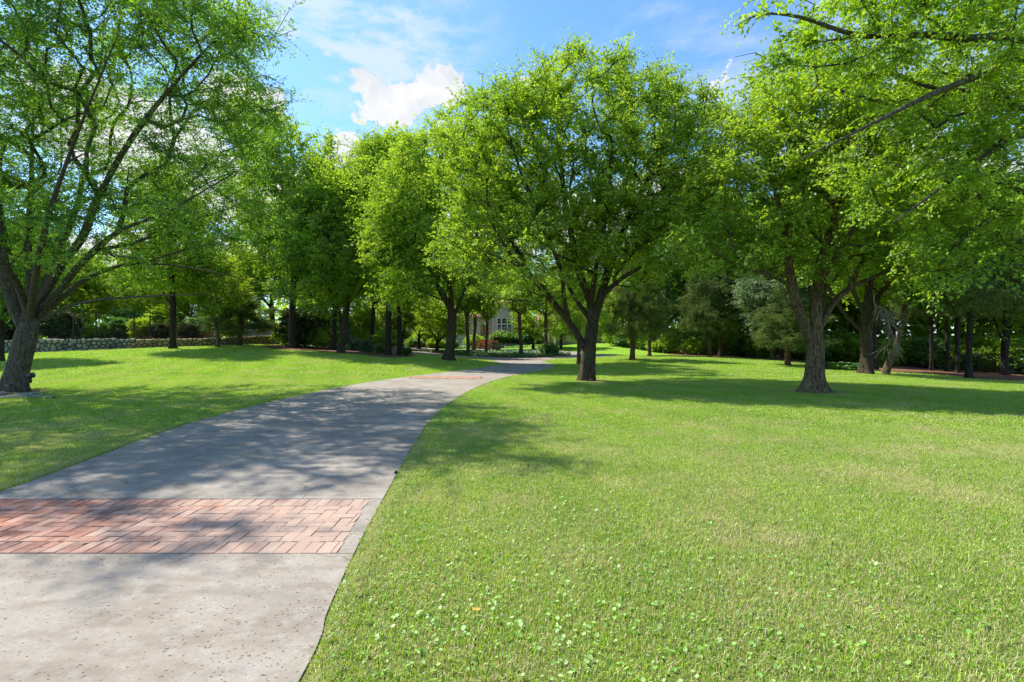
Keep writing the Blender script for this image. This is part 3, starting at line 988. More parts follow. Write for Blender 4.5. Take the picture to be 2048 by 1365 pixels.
def disc_leaves(name, x, y, rmin, rmax, hmin, hmax, seed, mat, label, zf=None):
    r = np.random.default_rng(seed)
    n = len(x)
    rad = r.uniform(rmin, rmax, n); z = (zf or H)(x, y) + r.uniform(hmin, hmax, n)
    tx, ty = r.normal(0, .32, n), r.normal(0, .32, n)
    a = np.linspace(0, 2 * math.pi, 8, endpoint=False)
    nx_ = np.column_stack([np.ones(n), np.zeros(n), tx]); ny_ = np.column_stack([np.zeros(n), np.ones(n), ty])
    c = np.column_stack([x, y, z])
    ring = c[:, None] + rad[:, None, None] * (np.cos(a)[None, :, None] * nx_[:, None] + np.sin(a)[None, :, None] * ny_[:, None])
    cen = c - np.array([0, 0, 1]) * (rad * .18)[:, None]
    V = np.concatenate([ring, cen[:, None]], 1).reshape(-1, 3)
    k = np.arange(n)[:, None, None] * 9
    q = np.stack([np.arange(8), (np.arange(8) + 1) % 8, np.full(8, 8)], 1)[None]
    Fq = (k + q).reshape(-1, 3)
    o = link_mesh(name, mesh_np(name, V, [Fq], {'tint': np.repeat(r.random(n), 9)}, smooth=True), mat)
    return tag(o, label, None, None, 'stuff')


r = np.random.default_rng(3)
wx, wy = [], []
for (cx, cy, s, n) in [(-.35, 3.2, .35, 70), (.2, 3.6, .5, 80), (.9, 3.0, .5, 70), (-.5, 4.2, .35, 45), (1.6, 2.9, .6, 70), (2.4, 2.8, .5, 50), (.2, 2.7, .3, 60), (-.6, 2.8, .2, 35),
                       (1.0, 4.5, .7, 40), (2.2, 3.6, .9, 50), (3.0, 3.0, .5, 35), (-.3, 5.2, .5, 25), (.8, 2.5, .4, 50)]:
    wx.append(r.normal(cx, s, n)); wy.append(r.normal(cy, s, n))
wx = [np.concatenate([a_, r.normal(a_.mean(), a_.std() * 1.3, len(a_))]) for a_ in wx]; wy = [np.concatenate([a_, r.normal(a_.mean(), a_.std() * 1.3, len(a_))]) for a_ in wy]
wx.append(r.uniform(-1, 7, 900)); wy.append(2.2 + 6 * r.random(900) ** 1.5)
wx, wy = np.concatenate(wx), np.concatenate(wy)
k = edge_dist_ok(wx - .02, wy) & (wy > 2.0)
disc_leaves('pennywort', wx[k], wy[k], .006, .014, .010, .030, 4, M['weed'], 'round pale pennywort leaves scattered through the foreground grass')


def ivy_patch(name, poly, dens, seed, label, size=(.05, .09), hh=(.05, .28), zoff=0.0, mat='ivy'):
    pa = np.array(poly)
    r = np.random.default_rng(seed)
    x0, x1, y0, y1 = pa[:, 0].min(), pa[:, 0].max(), pa[:, 1].min(), pa[:, 1].max()
    n = int((x1 - x0) * (y1 - y0) * dens)
    x = r.uniform(x0, x1, n); y = r.uniform(y0, y1, n)
    k = inside(poly, x, y)
    return disc_leaves(name, x[k], y[k], size[0], size[1], hh[0], hh[1], seed, M[mat], label)


ivy_patch('ivy', IVY, 55, 8, 'green ivy covering the island in the driveway loop')
ivy_patch('groundcover', IVY_HOUSE, 50, 9, 'green groundcover left of the brick steps')
ivy_patch('groundcover', IVY_HOUSE2, 50, 10, 'pale green groundcover right of the brick steps', mat='leaf_hedge')
ivy_patch('groundcover', [tuple(p) for p in smooth_poly([G(*q) for q in [(1650, 734), (1722, 734), (1728, 743), (1652, 740)]], 4)], 160, 12,
          'patch of dark green groundcover between the two big right hand trunks')
ivy_patch('groundcover', [tuple(p) for p in smooth_poly([G(*q) for q in [(560, 696), (660, 698), (760, 707), (790, 710), (720, 701), (640, 693)]], 4)], 30, 13,
          'low dark groundcover in the mulch bed left of the drive', hh=(.06, .3))

exec_marker = None
# ------------------------------------------------------------------ trees
def nrm(v): return v / (np.linalg.norm(v, axis=-1, keepdims=True) + 1e-9)


PATH_NODES = []       # where each hand-laid path starts in the node list of the last tree grown


def grow(paths, attr_pts, step, rg, bal=.22, curve=.45, wig=.05):
    """paths: list of (points, parent path index or None): hand-laid trunk and limbs. Returns nodes, parents."""
    pos_, par, plen = [], [], []
    PATH_NODES.clear()
    for pi, (pts, parent_path) in enumerate(paths):
        pts = np.asarray(pts, float)
        sm = smooth_poly(pts, 4, False) if len(pts) > 2 else np.array([pts[0] + (pts[-1] - pts[0]) * t for t in np.linspace(0, 1, 5)])
        if pi == 0: last = -1; st = 0
        else:
            # attach to the nearest existing node
            ex = np.array(pos_); last = int(np.argmin(((ex - sm[0]) ** 2).sum(1))); st = 0
        PATH_NODES.append(len(pos_))
        for p in sm[st:]:
            if last >= 0 and np.linalg.norm(p - pos_[last]) < .12: continue
            pos_.append(p); par.append(last)
            plen.append(0 if last < 0 else plen[last] + np.linalg.norm(p - pos_[last]))
            last = len(pos_) - 1
    n_hand = len(pos_)
    PATH_NODES.append(n_hand)
    trunk_n = min(n_hand - 1, max(2, int(len(smooth_poly(paths[0][0], 4, False)) * .6)))
    cap = len(attr_pts) * 30 + n_hand + 10
    A = np.zeros((cap, 3)); A[:n_hand] = pos_
    PL = np.zeros(cap); PL[:n_hand] = plen
    D = np.zeros((cap, 3))
    par = list(par) + [0] * 0
    for k in range(n_hand):
        if par[k] >= 0: D[k] = nrm(A[k] - A[par[k]])
    D[0] = (0, 0, 1)
    n = n_hand
    hub = A[min(trunk_n, n_hand - 1)]
    order = np.argsort(((attr_pts - hub) ** 2).sum(1))
    tips = []
    lo = trunk_n
    for ai in order:
        a = attr_pts[ai]
        dv = a - A[lo:n]; dist = np.linalg.norm(dv, axis=1)
        cosang = (dv * D[lo:n]).sum(1) / (dist + 1e-6)
        cost = dist * (1 + .55 * (1 - cosang)) + bal * PL[lo:n]
        b = lo + int(np.argmin(cost))
        p0, d0 = A[b], D[b]
        L = np.linalg.norm(a - p0)
        c = p0 + d0 * L * curve
        m = min(26, max(1, int(round(L / step))))
        last = b
        for s in range(1, m + 1):
            t = s / m
            q = (1 - t) ** 2 * p0 + 2 * t * (1 - t) * c + t * t * a
            if s < m: q = q + rg.normal(0, wig, 3) * step
            A[n] = q; D[n] = nrm(q - A[last]); PL[n] = PL[last] + np.linalg.norm(q - A[last])
            par.append(last); last = n; n += 1
        tips.append(last)
    return A[:n], np.array(par), np.array(tips), D[:n], n_hand


def radii(A, par, tips, r_tip, r_base, expo=2.1):
    n = len(A)
    f = np.zeros(n)
    f[tips] += 1.0
    haschild = np.zeros(n, bool); haschild[par[par >= 0]] = True
    f[~haschild] = np.maximum(f[~haschild], .6)
    for k in range(n - 1, 0, -1):
        if par[k] >= 0: f[par[k]] += f[k]
    r = r_tip * f ** (1 / expo)
    # scale thick end so that the base meets the trunk radius
    e = math.log(r_base / r_tip) / math.log(f[0]) if f[0] > 1.5 else .5
    r = r_tip * f ** e
    return r, f


def chains(A, par, f):
    n = len(A)
    kids = [[] for _ in range(n)]
    for k in range(1, n):
        if par[k] >= 0: kids[par[k]].append(k)
    out = []
    stack = [(0, -1, 0)]
    while stack:
        start, prev, order = stack.pop()
        c = [prev] if prev >= 0 else []
        k = start
        while True:
            c.append(k)
            ks = kids[k]
            if not ks: break
            ks = sorted(ks, key=lambda q: -f[q])
            for q in ks[1:]: stack.append((q, k, order + 1))
            k = ks[0]
        out.append((c, order))
    return out


def leaf_quads(base, d, nor, L, W, rg, droop=.15):
    d = nrm(d); side = nrm(np.cross(nor, d)); nor = nrm(np.cross(d, side))
    n = len(base)
    L = L[:, None]; W = W[:, None]
    mid = base + d * L * .48
    tip = base + d * L - nor * L * droop
    v = np.stack([base, mid + side * W * .5 + nor * W * .12, tip, mid - side * W * .5 + nor * W * .12], 1)
    return v.reshape(-1, 3)


def foliage(A, par, tips, D, f, rg, twigs=10, leaves=12, twig_len=(.35, .8), leaf=(.07, .045), spread=.9, up=.2, flat=.75, droop=.15, splay=1.0, reach=3, hang=0.0, lift=.2):
    n_t = len(tips)
    # twig roots on the last few nodes before each tip
    roots = []
    for t in tips:
        c = [t]; k = t
        for _ in range(reach):
            if par[k] >= 0 and f[par[k]] < 6: k = par[k]; c.append(k)
            else: break
        roots.append(c)
    idx = np.array([c[rg.integers(len(c))] for c in roots for _ in range(twigs)])
    M_ = len(idx)
    fr = rg.random(M_)[:, None]
    q = A[idx] * (1 - fr * .9) + A[np.maximum(par[idx], 0)] * fr * .9
    rd = nrm(rg.normal(0, 1, (M_, 3)))
    rd[:, 2] = rd[:, 2] * (1 - flat * .6) + up
    t = nrm(D[idx] * (1 - spread * .5) + rd * spread)
    t[:, 2] -= hang * rg.random(M_)
    t = nrm(t)
    ln = rg.uniform(*twig_len, M_)
    upv = np.array([0, 0, 1.0]) + rg.normal(0, .35, (M_, 3))
    side = nrm(np.cross(upv, t)); up2 = nrm(np.cross(t, side))
    s = (np.arange(leaves) + .6) / leaves
    s = s[None, :] + rg.normal(0, .04, (M_, leaves))
    sgn = np.where(np.arange(leaves) % 2 == 0, 1.0, -1.0)[None, :, None]
    base = q[:, None] + t[:, None] * (ln[:, None] * s)[..., None] - np.array([0, 0, 1.0]) * (ln[:, None] * s ** 2 * .22)[..., None]
    base = base + rg.normal(0, .02, base.shape) * splay
    ld = t[:, None] * .65 + side[:, None] * sgn * .75 + rg.normal(0, .35, base.shape) * splay
    ld[..., 2] -= .25 * hang + .12
    nr = up2[:, None] * lift * 4 + np.array([0, 0, .5]) + rg.normal(0, .75, base.shape) * splay
    N = M_ * leaves
    base = base.reshape(N, 3); ld = ld.reshape(N, 3); nr = nr.reshape(N, 3)
    sc = rg.uniform(.6, 1.25, N)
    V = leaf_quads(base, ld, nrm(nr), leaf[0] * sc, leaf[1] * sc, rg, droop)
    Fc = np.arange(N * 4).reshape(N, 4)
    tt = np.clip(.38 * rg.random(N) + .62 * np.repeat(rg.random(M_), leaves), 0, 1)
    tint = np.repeat(tt, 4)
    # twig prisms
    e = q + t * ln[:, None] * .95 - np.array([0, 0, 1.0]) * (ln * .2)[:, None]
    w = .004
    tv = np.stack([q + side * w, q - side * w * .5 + up2 * w, q - side * w * .5 - up2 * w, e], 1).reshape(-1, 3)
    k = np.arange(M_)[:, None] * 4
    tf = np.concatenate([k + np.array([[0, 1, 3]]), k + np.array([[1, 2, 3]]), k + np.array([[2, 0, 3]])])
    return V, Fc, tint, tv, tf


def blob_points(blobs, n, rg, shell=.5, zmin=None):
    """blobs: (cx,cy,cz,rx,ry,rz)"""
    vol = np.array([b[3] * b[4] * b[5] for b in blobs]); vol = vol ** .85
    cnt = np.maximum(3, (vol / vol.sum() * n)).astype(int)
    out = []
    for b, c in zip(blobs, cnt):
        u = nrm(rg.normal(0, 1, (c, 3)))
        r_ = rg.random(c) ** (1 / (3 + 5 * shell))
        out.append(np.array(b[:3]) + u * r_[:, None] * np.array(b[3:]))
    p = np.concatenate(out)
    # relax: drop points that sit nearly on each other
    keep = []
    d_min = (vol.sum() / n) ** (1 / 3) * .45
    for q in p:
        if not keep or ((np.array(keep) - q) ** 2).sum(1).min() > d_min ** 2: keep.append(q)
    p = np.array(keep)
    if zmin is not None: p = p[p[:, 2] > zmin]
    return p


def bark_data(A, par, f, r, sel=None, min_r=0.0, root_flare=None, big_sides=14, lobseed=0):
    mb = MB()
    rgl = np.random.default_rng(lobseed)
    ph = rgl.uniform(0, 6.28, 4)
    cs = chains(A, par, f)
    return cs, ph


def make_tree(name, label, cat, base, paths, blobs, n_attr, bark, leafm, trunk_r, seed, r_tip=.007, step=.55, shell=.45, zmin=None,
              leaf_kw=None, split_limbs=True, group=None, bal=.22, extra_pts=None, flare=.9, wig=.05, curve=.45, loc=None, limb_min=0.0):
    rg = np.random.default_rng(seed)
    pts = blob_points(blobs, n_attr, rg, shell, zmin)
    print(name, 'attractors', len(pts))
    if extra_pts is not None: pts = np.concatenate([pts, extra_pts])
    A, par, tips, D, nh = grow(paths, pts, step, rg, bal, curve, wig)
    r, f = radii(A, par, tips, r_tip, trunk_r)
    if limb_min:
        for a_, b_ in zip(PATH_NODES[:-1], PATH_NODES[1:]):
            for q_ in range(a_, b_):
                r[q_] = max(r[q_], trunk_r * limb_min * (.5 if a_ == PATH_NODES[min(6, len(PATH_NODES) - 1)] else 1.0) * (1 - (q_ - a_) / max(b_ - a_ - 1, 1)) + .006)
    base = np.asarray(base, float)
    A = A - base
    # straighten trunk radius: hold the width up to the first fork
    cs = chains(A, par, f)
    ph = rg.uniform(0, 6.28, 4)
    root = empty(name, loc if loc is not None else tuple(base), label, cat, group)
    # decide to which part every chain belongs
    owner = {}
    main_nodes = set(cs[0][0])
    node_owner = {k: 'trunk' for k in cs[0][0]}
    parts = {'trunk': MB()}
    nl = 0
    for c, order in cs:
        rr = r[c].copy()
        if c[0] == 0:
            own = 'trunk'
            h = A[c][:, 2]
            k = 1 + flare * np.exp(-np.maximum(h, 0) / .28)
            rr = rr * k
            # resample the lower trunk finely so that flare and root lobes read
            P_ = A[c]
            seg = np.concatenate([[0], np.cumsum(np.linalg.norm(np.diff(P_, axis=0), axis=1))])
            ss = np.concatenate([np.linspace(0, min(.8, seg[-1]), 9), np.linspace(min(.8, seg[-1]), seg[-1], max(6, int(seg[-1] / .35)))[1:]])
            P2 = np.stack([np.interp(ss, seg, P_[:, k2]) for k2 in range(3)], 1)
            r2 = np.interp(ss, seg, r[c])
            hh = np.maximum(P2[:, 2], 0)
            r2 = r2 * (1 + flare * np.exp(-hh / .25))
            P2[0, 2] -= .15
            def lob(a, kk, hh=hh, ph=ph):
                hv = np.exp(-hh / .35)[:, None][kk[:, 0]] if kk.ndim == 2 else 0
                return 1 + (.07 + .42 * hv) * (np.sin(3 * a + ph[0]) * .6 + np.sin(5 * a + ph[1]) * .5) + .025 * np.sin(9 * a + ph[2])
            tube(parts['trunk'], P2, r2, 20, lobes=lob)
            continue
        rr[0] = min(r[c[0]], r[c[1]] * 1.25)
        own = node_owner.get(c[0], 'trunk')
        if split_limbs and own == 'trunk' and r[c[1]] > max(.16 * trunk_r, .035) and nl < 14:
            own = 'limb%d' % nl; nl += 1
            parts[own] = MB()
        for k in c[1:]: node_owner[k] = own
        mx = rr.max()
        sides = 10 if mx > .12 else 7 if mx > .05 else 5 if mx > .02 else 3
        tube(parts[own], A[c], rr, sides)
    V, Fc, tint, tv, tf = foliage(A, par, tips, D, f, rg, **(leaf_kw or {}))
    tr_o = None
    for key, mb in parts.items():
        if not mb.v: continue
        nm = 'trunk' if key == 'trunk' else 'limb'
        mb.build(nm, bark, root, smooth=True)
    tw = link_mesh('twigs', mesh_np('twigs', tv, [tf]), bark, root)
    tw['kind'] = 'stuff'
    cr = link_mesh('crown', mesh_np('crown', V, [Fc], {'tint': tint}), leafm, root)
    return root


def pxp(pts, d0):
    """points given as pixel and depth offset from d0"""
    return [P(p[0], p[1], d0 + (p[2] if len(p) > 2 else 0)) for p in pts]


def pxb(blobs, d0):
    out = []
    for (px, py, dd, rx, rz, ry) in blobs:
        c = P(px, py, d0 + dd)
        out.append((c[0], c[1], c[2], rx, ry, rz))
    return out


def copy_tree(src, loc, scale, rz, label, group=None, swap=None):
    r = src.copy(); COL.objects.link(r)
    r.location = loc; r.scale = scale if hasattr(scale, '__len__') else (scale,) * 3; r.rotation_euler = (0, 0, rz)
    r['label'] = label
    if group: r['group'] = group
    for ch in src.children:
        c = ch.copy(); COL.objects.link(c); c.parent = r
        if swap and c.name.split('.')[0] == 'crown':
            c.data = ch.data
            c.material_slots[0].link = 'OBJECT'; c.material_slots[0].material = swap
    return r


def on_ground(px, py, d, sink=0.0):
    p = P(px, py, d)
    return np.array([p[0], p[1], Hs(p[0], p[1]) - sink])


def trunk_from(base, pts):
    return [base] + list(pts)


# --- A: big lacebark elm at the left
b = on_ground(28, 785, 15.8)
pa = [(trunk_from(b, pxp([(38, 735), (52, 680), (62, 632)], 15.8)) + pxp([(60, 560, .2), (56, 480, .4), (62, 400, .6), (64, 280, .8), (72, 130, 1), (85, -60, 1.2)], 15.8), None),
      (pxp([(52, 668), (22, 600, -.2), (4, 520, -.5), (-6, 430, -.6), (-35, 320, -1), (-70, 180, -1.5), (-90, 20, -2)], 15.8), 0),
      (pxp([(64, 620), (95, 560, .4), (118, 500, .8), (150, 425, 1.2), (170, 330, 1.5), (190, 220, 2), (205, 90, 2.4), (215, -60, 2.8)], 15.8), 0),
      (pxp([(68, 620), (100, 570, -.3), (130, 520, -.7), (165, 475, -1), (195, 400, -1.5), (255, 290, -2), (330, 190, -2.4), (420, 90, -3)], 15.8), 0),
      (pxp([(74, 625), (120, 580, -.2), (160, 530, -.6), (235, 465, -1), (330, 425, -1.3), (420, 375, -1.4), (510, 320, -1.5)], 15.8), 0),
      (pxp([(80, 632), (130, 590, .4), (180, 555, .8), (250, 530, 1.2), (330, 530, 1.4), (430, 545, 1.5), (520, 570, 1.4)], 15.8), 0),
      (pxp([(86, 640), (140, 612, -1), (220, 598, -2), (320, 592, -2.8), (420, 588, -3.2)], 15.8), 0),
      (pxp([(60, 640), (70, 560, -1.5), (95, 440, -3.2), (150, 280, -5), (240, 60, -6.5)], 15.8), 0),
      (pxp([(60, 640), (30, 560, -1.3), (-60, 460, -2.8), (-220, 300, -4.6), (-400, 100, -6)], 15.8), 0),
      (pxp([(58, 640), (20, 560, 1.5), (-20, 440, 3.2), (-60, 300, 4.5)], 15.8), 0)]
bl = [(-6.6, 11.3, 9.2, 1.6, 1.5, .9), (-6.8, 11.6, 9.3, 1.9, 1.9, 1.1), (-7.9, 12.7, 9.6, 2.2, 2.2, 1.4), (-14.5, 16.2, 10.5, 7.2, 7.0, 5.2), (-10.8, 15.2, 8.6, 3.6, 4.5, 3.8), (-9.3, 14.6, 11.2, 2.4, 3.5, 2.0), (-10.2, 14.0, 5.2, 3.2, 3.0, 1.5),
      (-8.6, 15.6, 6.6, 2.0, 3, 2.2), (-8.2, 15.2, 9.0, 1.7, 2.6, 1.8), (-12, 14.5, 4.6, 3.4, 3, 1.2), (-16, 12.0, 8.8, 6, 4.5, 4.0), (-12.0, 10.6, 9.5, 3.6, 3.4, 2.8), (-19, 16, 8, 5, 5, 4)]
make_tree('elm_tree', 'huge spreading elm with many grey limbs at the left, floodlight strapped to its trunk', 'tree', b, pa, bl, 1950,
          M['bark_grey'], M['leaf_lace'], .275, 11, limb_min=.36, r_tip=.006, shell=.1, flare=.45, bal=.12,
          leaf_kw=dict(twigs=8, leaves=15, twig_len=(.35, 1.05), leaf=(.10, .044), hang=.35, spread=1.0))
TREE_SPOTS = [(b[0], b[1], .55)]

# --- B: big elm in the centre
b = on_ground(1175, 763, 20.5)
pb = [(trunk_from(b, pxp([(1177, 730), (1179, 695)], 20.5)) + pxp([(1186, 640), (1178, 595), (1158, 545), (1145, 480, .2), (1130, 400, .3), (1120, 300, .3), (1115, 190, .2)], 20.5), None),
      (pxp([(1172, 700), (1145, 655, -.3), (1112, 612, -.6), (1072, 565, -1), (1030, 520, -1.4), (985, 450, -1.6), (950, 370, -1.8)], 20.5), 0),
      (pxp([(1186, 650), (1200, 600, -.2), (1213, 555, -.4), (1232, 500, -.7), (1265, 420, -.9), (1310, 330, -1), (1345, 240, -1)], 20.5), 0),
      (pxp([(1140, 650, -.3), (1128, 600, -.8), (1122, 540, -1.6), (1085, 450, -2.2), (1040, 340, -2.6), (1010, 240, -2.6)], 20.5), 0),
      (pxp([(1205, 590, -.2), (1240, 560, -.9), (1290, 530, -1.6), (1340, 505, -2.0), (1390, 480, -2.2)], 20.5), 0),
      (pxp([(1180, 620), (1195, 520, -1.5), (1215, 420, -2.6), (1225, 290, -3.2)], 20.5), 0),
      (pxp([(1184, 640), (1210, 560, 1.4), (1250, 440, 2.6), (1300, 300, 3.4)], 20.5), 0),
      (pxp([(1180, 640), (1130, 560, 1.4), (1080, 430, 2.6), (1040, 300, 3.2)], 20.5), 0)]
bl = pxb([(1075, 300, -.5, 2.3, 2.3, 2.6), (1110, 430, -1, 2.4, 1.9, 2.6), (1230, 400, -1.5, 2.4, 2.2, 2.4), (935, 320, 0, 1.5, 1.9, 1.8), (930, 500, -.8, 1.6, 1.4, 1.8), (1175, 130, 0, 1.3, .8, 1.4), (1415, 260, 0, 1.5, 1.2, 1.6), (1430, 400, 0, 1.3, 1.4, 1.6), (1170, 330, 0, 4.6, 4.2, 4.9), (1010, 330, -.5, 2.6, 2.8, 3.2), (1320, 320, 0, 2.7, 3.2, 3.2), (1150, 160, 0, 1.6, 1.0, 1.6), (1065, 195, 0, 1.5, 1.3, 1.7), (985, 210, 0, 1.2, 1.2, 1.6),
          (1270, 185, 0, 1.7, 1.2, 1.7), (1370, 215, 0, 1.4, 1.2, 1.6), (1060, 520, -1.5, 3.0, 1.7, 3.0), (1290, 480, -.5, 2.9, 2.0, 3.0), (950, 420, 0, 1.6, 2.2, 2.0), (1400, 330, 0, 1.2, 1.8, 1.6)], 20.5)
make_tree('elm_tree', 'large dome shaped elm with a forked leaning limb, right of the driveway bend', 'tree', b, pb, bl, 2450,
          M['bark_brown'], M['leaf_elm'], .285, 12, limb_min=.36, r_tip=.008, shell=.55, flare=.35,
          leaf_kw=dict(twigs=8, leaves=12, twig_len=(.3, .9), leaf=(.098, .070), up=.25, spread=1.0))
TREE_SPOTS.append((b[0], b[1], .6))

# --- C: elm left of the drive, its crown sweeping low to the left
b = on_ground(897, 720, 33)
pc = [(trunk_from(b, pxp([(903, 670), (904, 625)], 33)) + pxp([(900, 580), (890, 520), (880, 440), (875, 350)], 33), None),
      (pxp([(907, 640), (925, 590), (950, 545), (975, 480), (985, 400)], 33), 0),
      (pxp([(903, 620), (880, 580, -.5), (850, 520, -1), (810, 450, -1.4)], 33), 0),
      (pxp([(905, 610), (860, 590, -2), (800, 560, -3), (765, 530, -3.3)], 33), 0)]
bl = pxb([(885, 420, 0, 4.8, 5.2, 4.8), (815, 490, -1.2, 3.0, 3.4, 3.6), (860, 330, 0, 2.6, 2.6, 3), (940, 260, 0, 2.4, 2.0, 3), (975, 480, -1, 3.0, 3.2, 3), (800, 580, -2, 1.9, 1.3, 2.0), (780, 430, -1, 1.3, 1.8, 1.6)], 33)
make_tree('elm_tree', 'bright green elm standing on the lawn point left of the driveway bend', 'tree', b, pc, bl, 1150,
          M['bark_brown'], M['leaf_elm'], .29, 13, r_tip=.009, shell=.5, flare=.4, step=.7,
          leaf_kw=dict(twigs=8, leaves=11, twig_len=(.5, 1.3), leaf=(.15, .10), up=.2, spread=1.0))
TREE_SPOTS.append((b[0], b[1], .7))

# --- D: right main tree
b = on_ground(1627, 785, 16)
pd = [(trunk_from(b, pxp([(1629, 740), (1631, 690), (1632, 650)], 16)) + pxp([(1632, 600), (1638, 540), (1655, 480), (1680, 400), (1690, 310)], 16), None),
      (pxp([(1626, 690), (1608, 650, -.1), (1592, 605, -.3), (1572, 568, -.5), (1530, 548, -.8), (1480, 536, -1), (1430, 505, -1.2), (1385, 480, -1.3)], 16), 0),
      (pxp([(1590, 600, -.3), (1580, 540, -.5), (1570, 470, -.8), (1550, 380, -1), (1530, 290, -1)], 16), 0),
      (pxp([(1638, 660), (1668, 605, .3), (1710, 572, .6), (1770, 545, .8), (1840, 525, 1), (1900, 490, 1)], 16), 0),
      (pxp([(1634, 600), (1655, 540, -1), (1700, 470, -1.7), (1740, 400, -2), (1770, 300, -2)], 16), 0),
      (pxp([(1636, 640), (1650, 560, 1), (1640, 460, 2), (1620, 350, 2.6)], 16), 0)]
bl = pxb([(1620, 370, 0, 3.9, 3.0, 3.9), (1490, 400, 0, 2.1, 2.5, 2.6), (1530, 270, 0, 2.2, 1.8, 2.4), (1780, 360, 0, 2.8, 2.6, 3), (1450, 490, -1, 1.7, .9, 1.8), (1840, 480, .5, 2.0, 1.2, 2.0), (1650, 200, 0, 2.6, 1.4, 2.4)], 16)
make_tree('elm_tree', 'elm with ridged sunlit bark and flared roots on the right lawn, limb leaning left', 'tree', b, pd, bl, 1500,
          M['bark_gold'], M['leaf_elm'], .25, 14, limb_min=.38, r_tip=.006, shell=.45, zmin=2.8, flare=.8,
          leaf_kw=dict(twigs=7, leaves=12, twig_len=(.25, .8), leaf=(.098, .064), up=.15, spread=1.0))
TREE_SPOTS.append((b[0], b[1], .9))

# --- E: tree beyond the right edge whose branches hang into the picture
bx, by = 14.8, 11.5
b = np.array([bx, by, Hs(bx, by)])
pe = [([b, b + (0, 0, 1.4), b + (-.1, 0, 3.0), b + (-.3, 0, 5.2), b + (-.5, -.2, 8), b + (-.6, -.2, 11)], None),
      ([b + (-.1, 0, 3.6)] + pxp([(2200, 150, 0), (2048, 78, -.4), (1940, 78, -.8), (1850, 70, -1), (1720, 72, -1.2), (1600, 35, -1.4), (1520, 30, -1.4), (1460, 60, -1.4)], 11), 0),
      ([b + (-.2, 0, 3.4)] + pxp([(2180, 210, 0), (2048, 115, -.5), (1960, 150, -.9), (1850, 195, -1.3), (1720, 260, -1.6), (1600, 320, -1.8)], 10.4), 0),
      ([b + (-.1, 0, 2.8)] + pxp([(2200, 330, 0), (2048, 270, -.3), (1960, 320, -.5), (1870, 385, -.8), (1780, 450, -1)], 10.8), 0),
      ([b + (-.1, 0, 2.6)] + pxp([(2150, 440, .3), (2020, 430, .5), (1930, 470, .6), (1860, 560, .5)], 11.5), 0),
      ([b + (-.1, 0, 3.0), b + (-1, 1.5, 5), b + (-2.2, 3, 6.5)], 0),
      ([b + (-.1, 0, 4.0), b + (-1.5, -1, 6.5), b + (-3, -1.8, 9)], 0)]
bl = [(10.4, 10.8, 8.2, 3.9, 3.4, 2.1), (8.6, 10.4, 7.6, 3.1, 2.6, 1.5), (6.9, 10.6, 7.9, 2.0, 2.0, 1.2), (5.5, 9.9, 7.7, 1.5, 1.6, .8), (4.7, 9.7, 6.9, .7, 1, .5), (10.8, 11.0, 5.4, 3.0, 2.6, 1.7), (8.4, 11.2, 5.4, 1.9, 2.0, 1.1),
      (10.4, 11.6, 3.8, 2.0, 1.8, .8), (14.5, 11.5, 9, 4.5, 4.5, 3.5), (9.4, 11.4, 2.75, .9, 1.0, .45)]
make_tree('elm_tree', 'near elm beyond the right edge whose bright leafy branches hang over the upper right corner', 'tree', b, pe, bl, 1300,
          M['bark_grey'], M['leaf_near'], .32, 15, limb_min=.36, r_tip=.005, shell=.2, flare=.5, bal=.1, curve=.35,
          leaf_kw=dict(twigs=7, leaves=12, twig_len=(.25, .75), leaf=(.092, .060), up=.05, hang=.25, flat=.9, spread=1.0))

# --- F: tree right of D farther back
b = on_ground(1732, 748, 25.5)
pf = [(trunk_from(b, pxp([(1732, 700), (1730, 660)], 25.5)) + pxp([(1736, 600), (1742, 520), (1750, 430)], 25.5), None),
      (pxp([(1729, 668), (1705, 645), (1688, 625), (1665, 590), (1640, 540)], 25.5), 0),
      (pxp([(1733, 640), (1710, 590, -.6), (1690, 530, -1), (1660, 460, -1.2)], 25.5), 0),
      (pxp([(1736, 620), (1775, 570, .6), (1830, 520, 1), (1890, 470, 1)], 25.5), 0)]
bl = pxb([(1740, 420, 0, 4.6, 3.6, 4.2), (1850, 470, 0, 3.4, 2.6, 3.5), (1650, 480, 0, 2.6, 2.2, 3)], 25.5)
make_tree('shade_tree', 'shade tree with a low limb, just behind and right of the ridged bark elm', 'tree', b, pf, bl, 700,
          M['bark_brown'], M['leaf_elm'], .25, 16, r_tip=.008, shell=.4, flare=.5, step=.7,
          leaf_kw=dict(twigs=7, leaves=10, twig_len=(.5, 1.1), leaf=(.15, .10)))
TREE_SPOTS.append((b[0], b[1], .6))

# --- G: twin stemmed tree
b = on_ground(682, 706, 38.5)
pg = [(trunk_from(b, pxp([(683, 680), (682, 650)], 38.5)) + pxp([(676, 610), (668, 560), (655, 480), (650, 400)], 38.5), None),
      (pxp([(687, 690), (690, 650), (695, 600), (705, 540), (720, 450), (725, 380)], 38.5), 0)]
bl = pxb([(675, 470, 0, 4.6, 5.2, 4.4), (620, 560, -1, 3.2, 2.8, 3), (730, 420, 0, 3.0, 3.4, 3.2), (690, 360, 0, 3.2, 1.8, 3)], 38.5)
make_tree('shade_tree', 'twin stemmed green tree at the left end of the mulch bed', 'tree', b, pg, bl, 680,
          M['bark_brown'], M['leaf_wood'], .27, 17, r_tip=.010, shell=.45, flare=.3, step=.8,
          leaf_kw=dict(twigs=7, leaves=10, twig_len=(.6, 1.4), leaf=(.18, .10)))

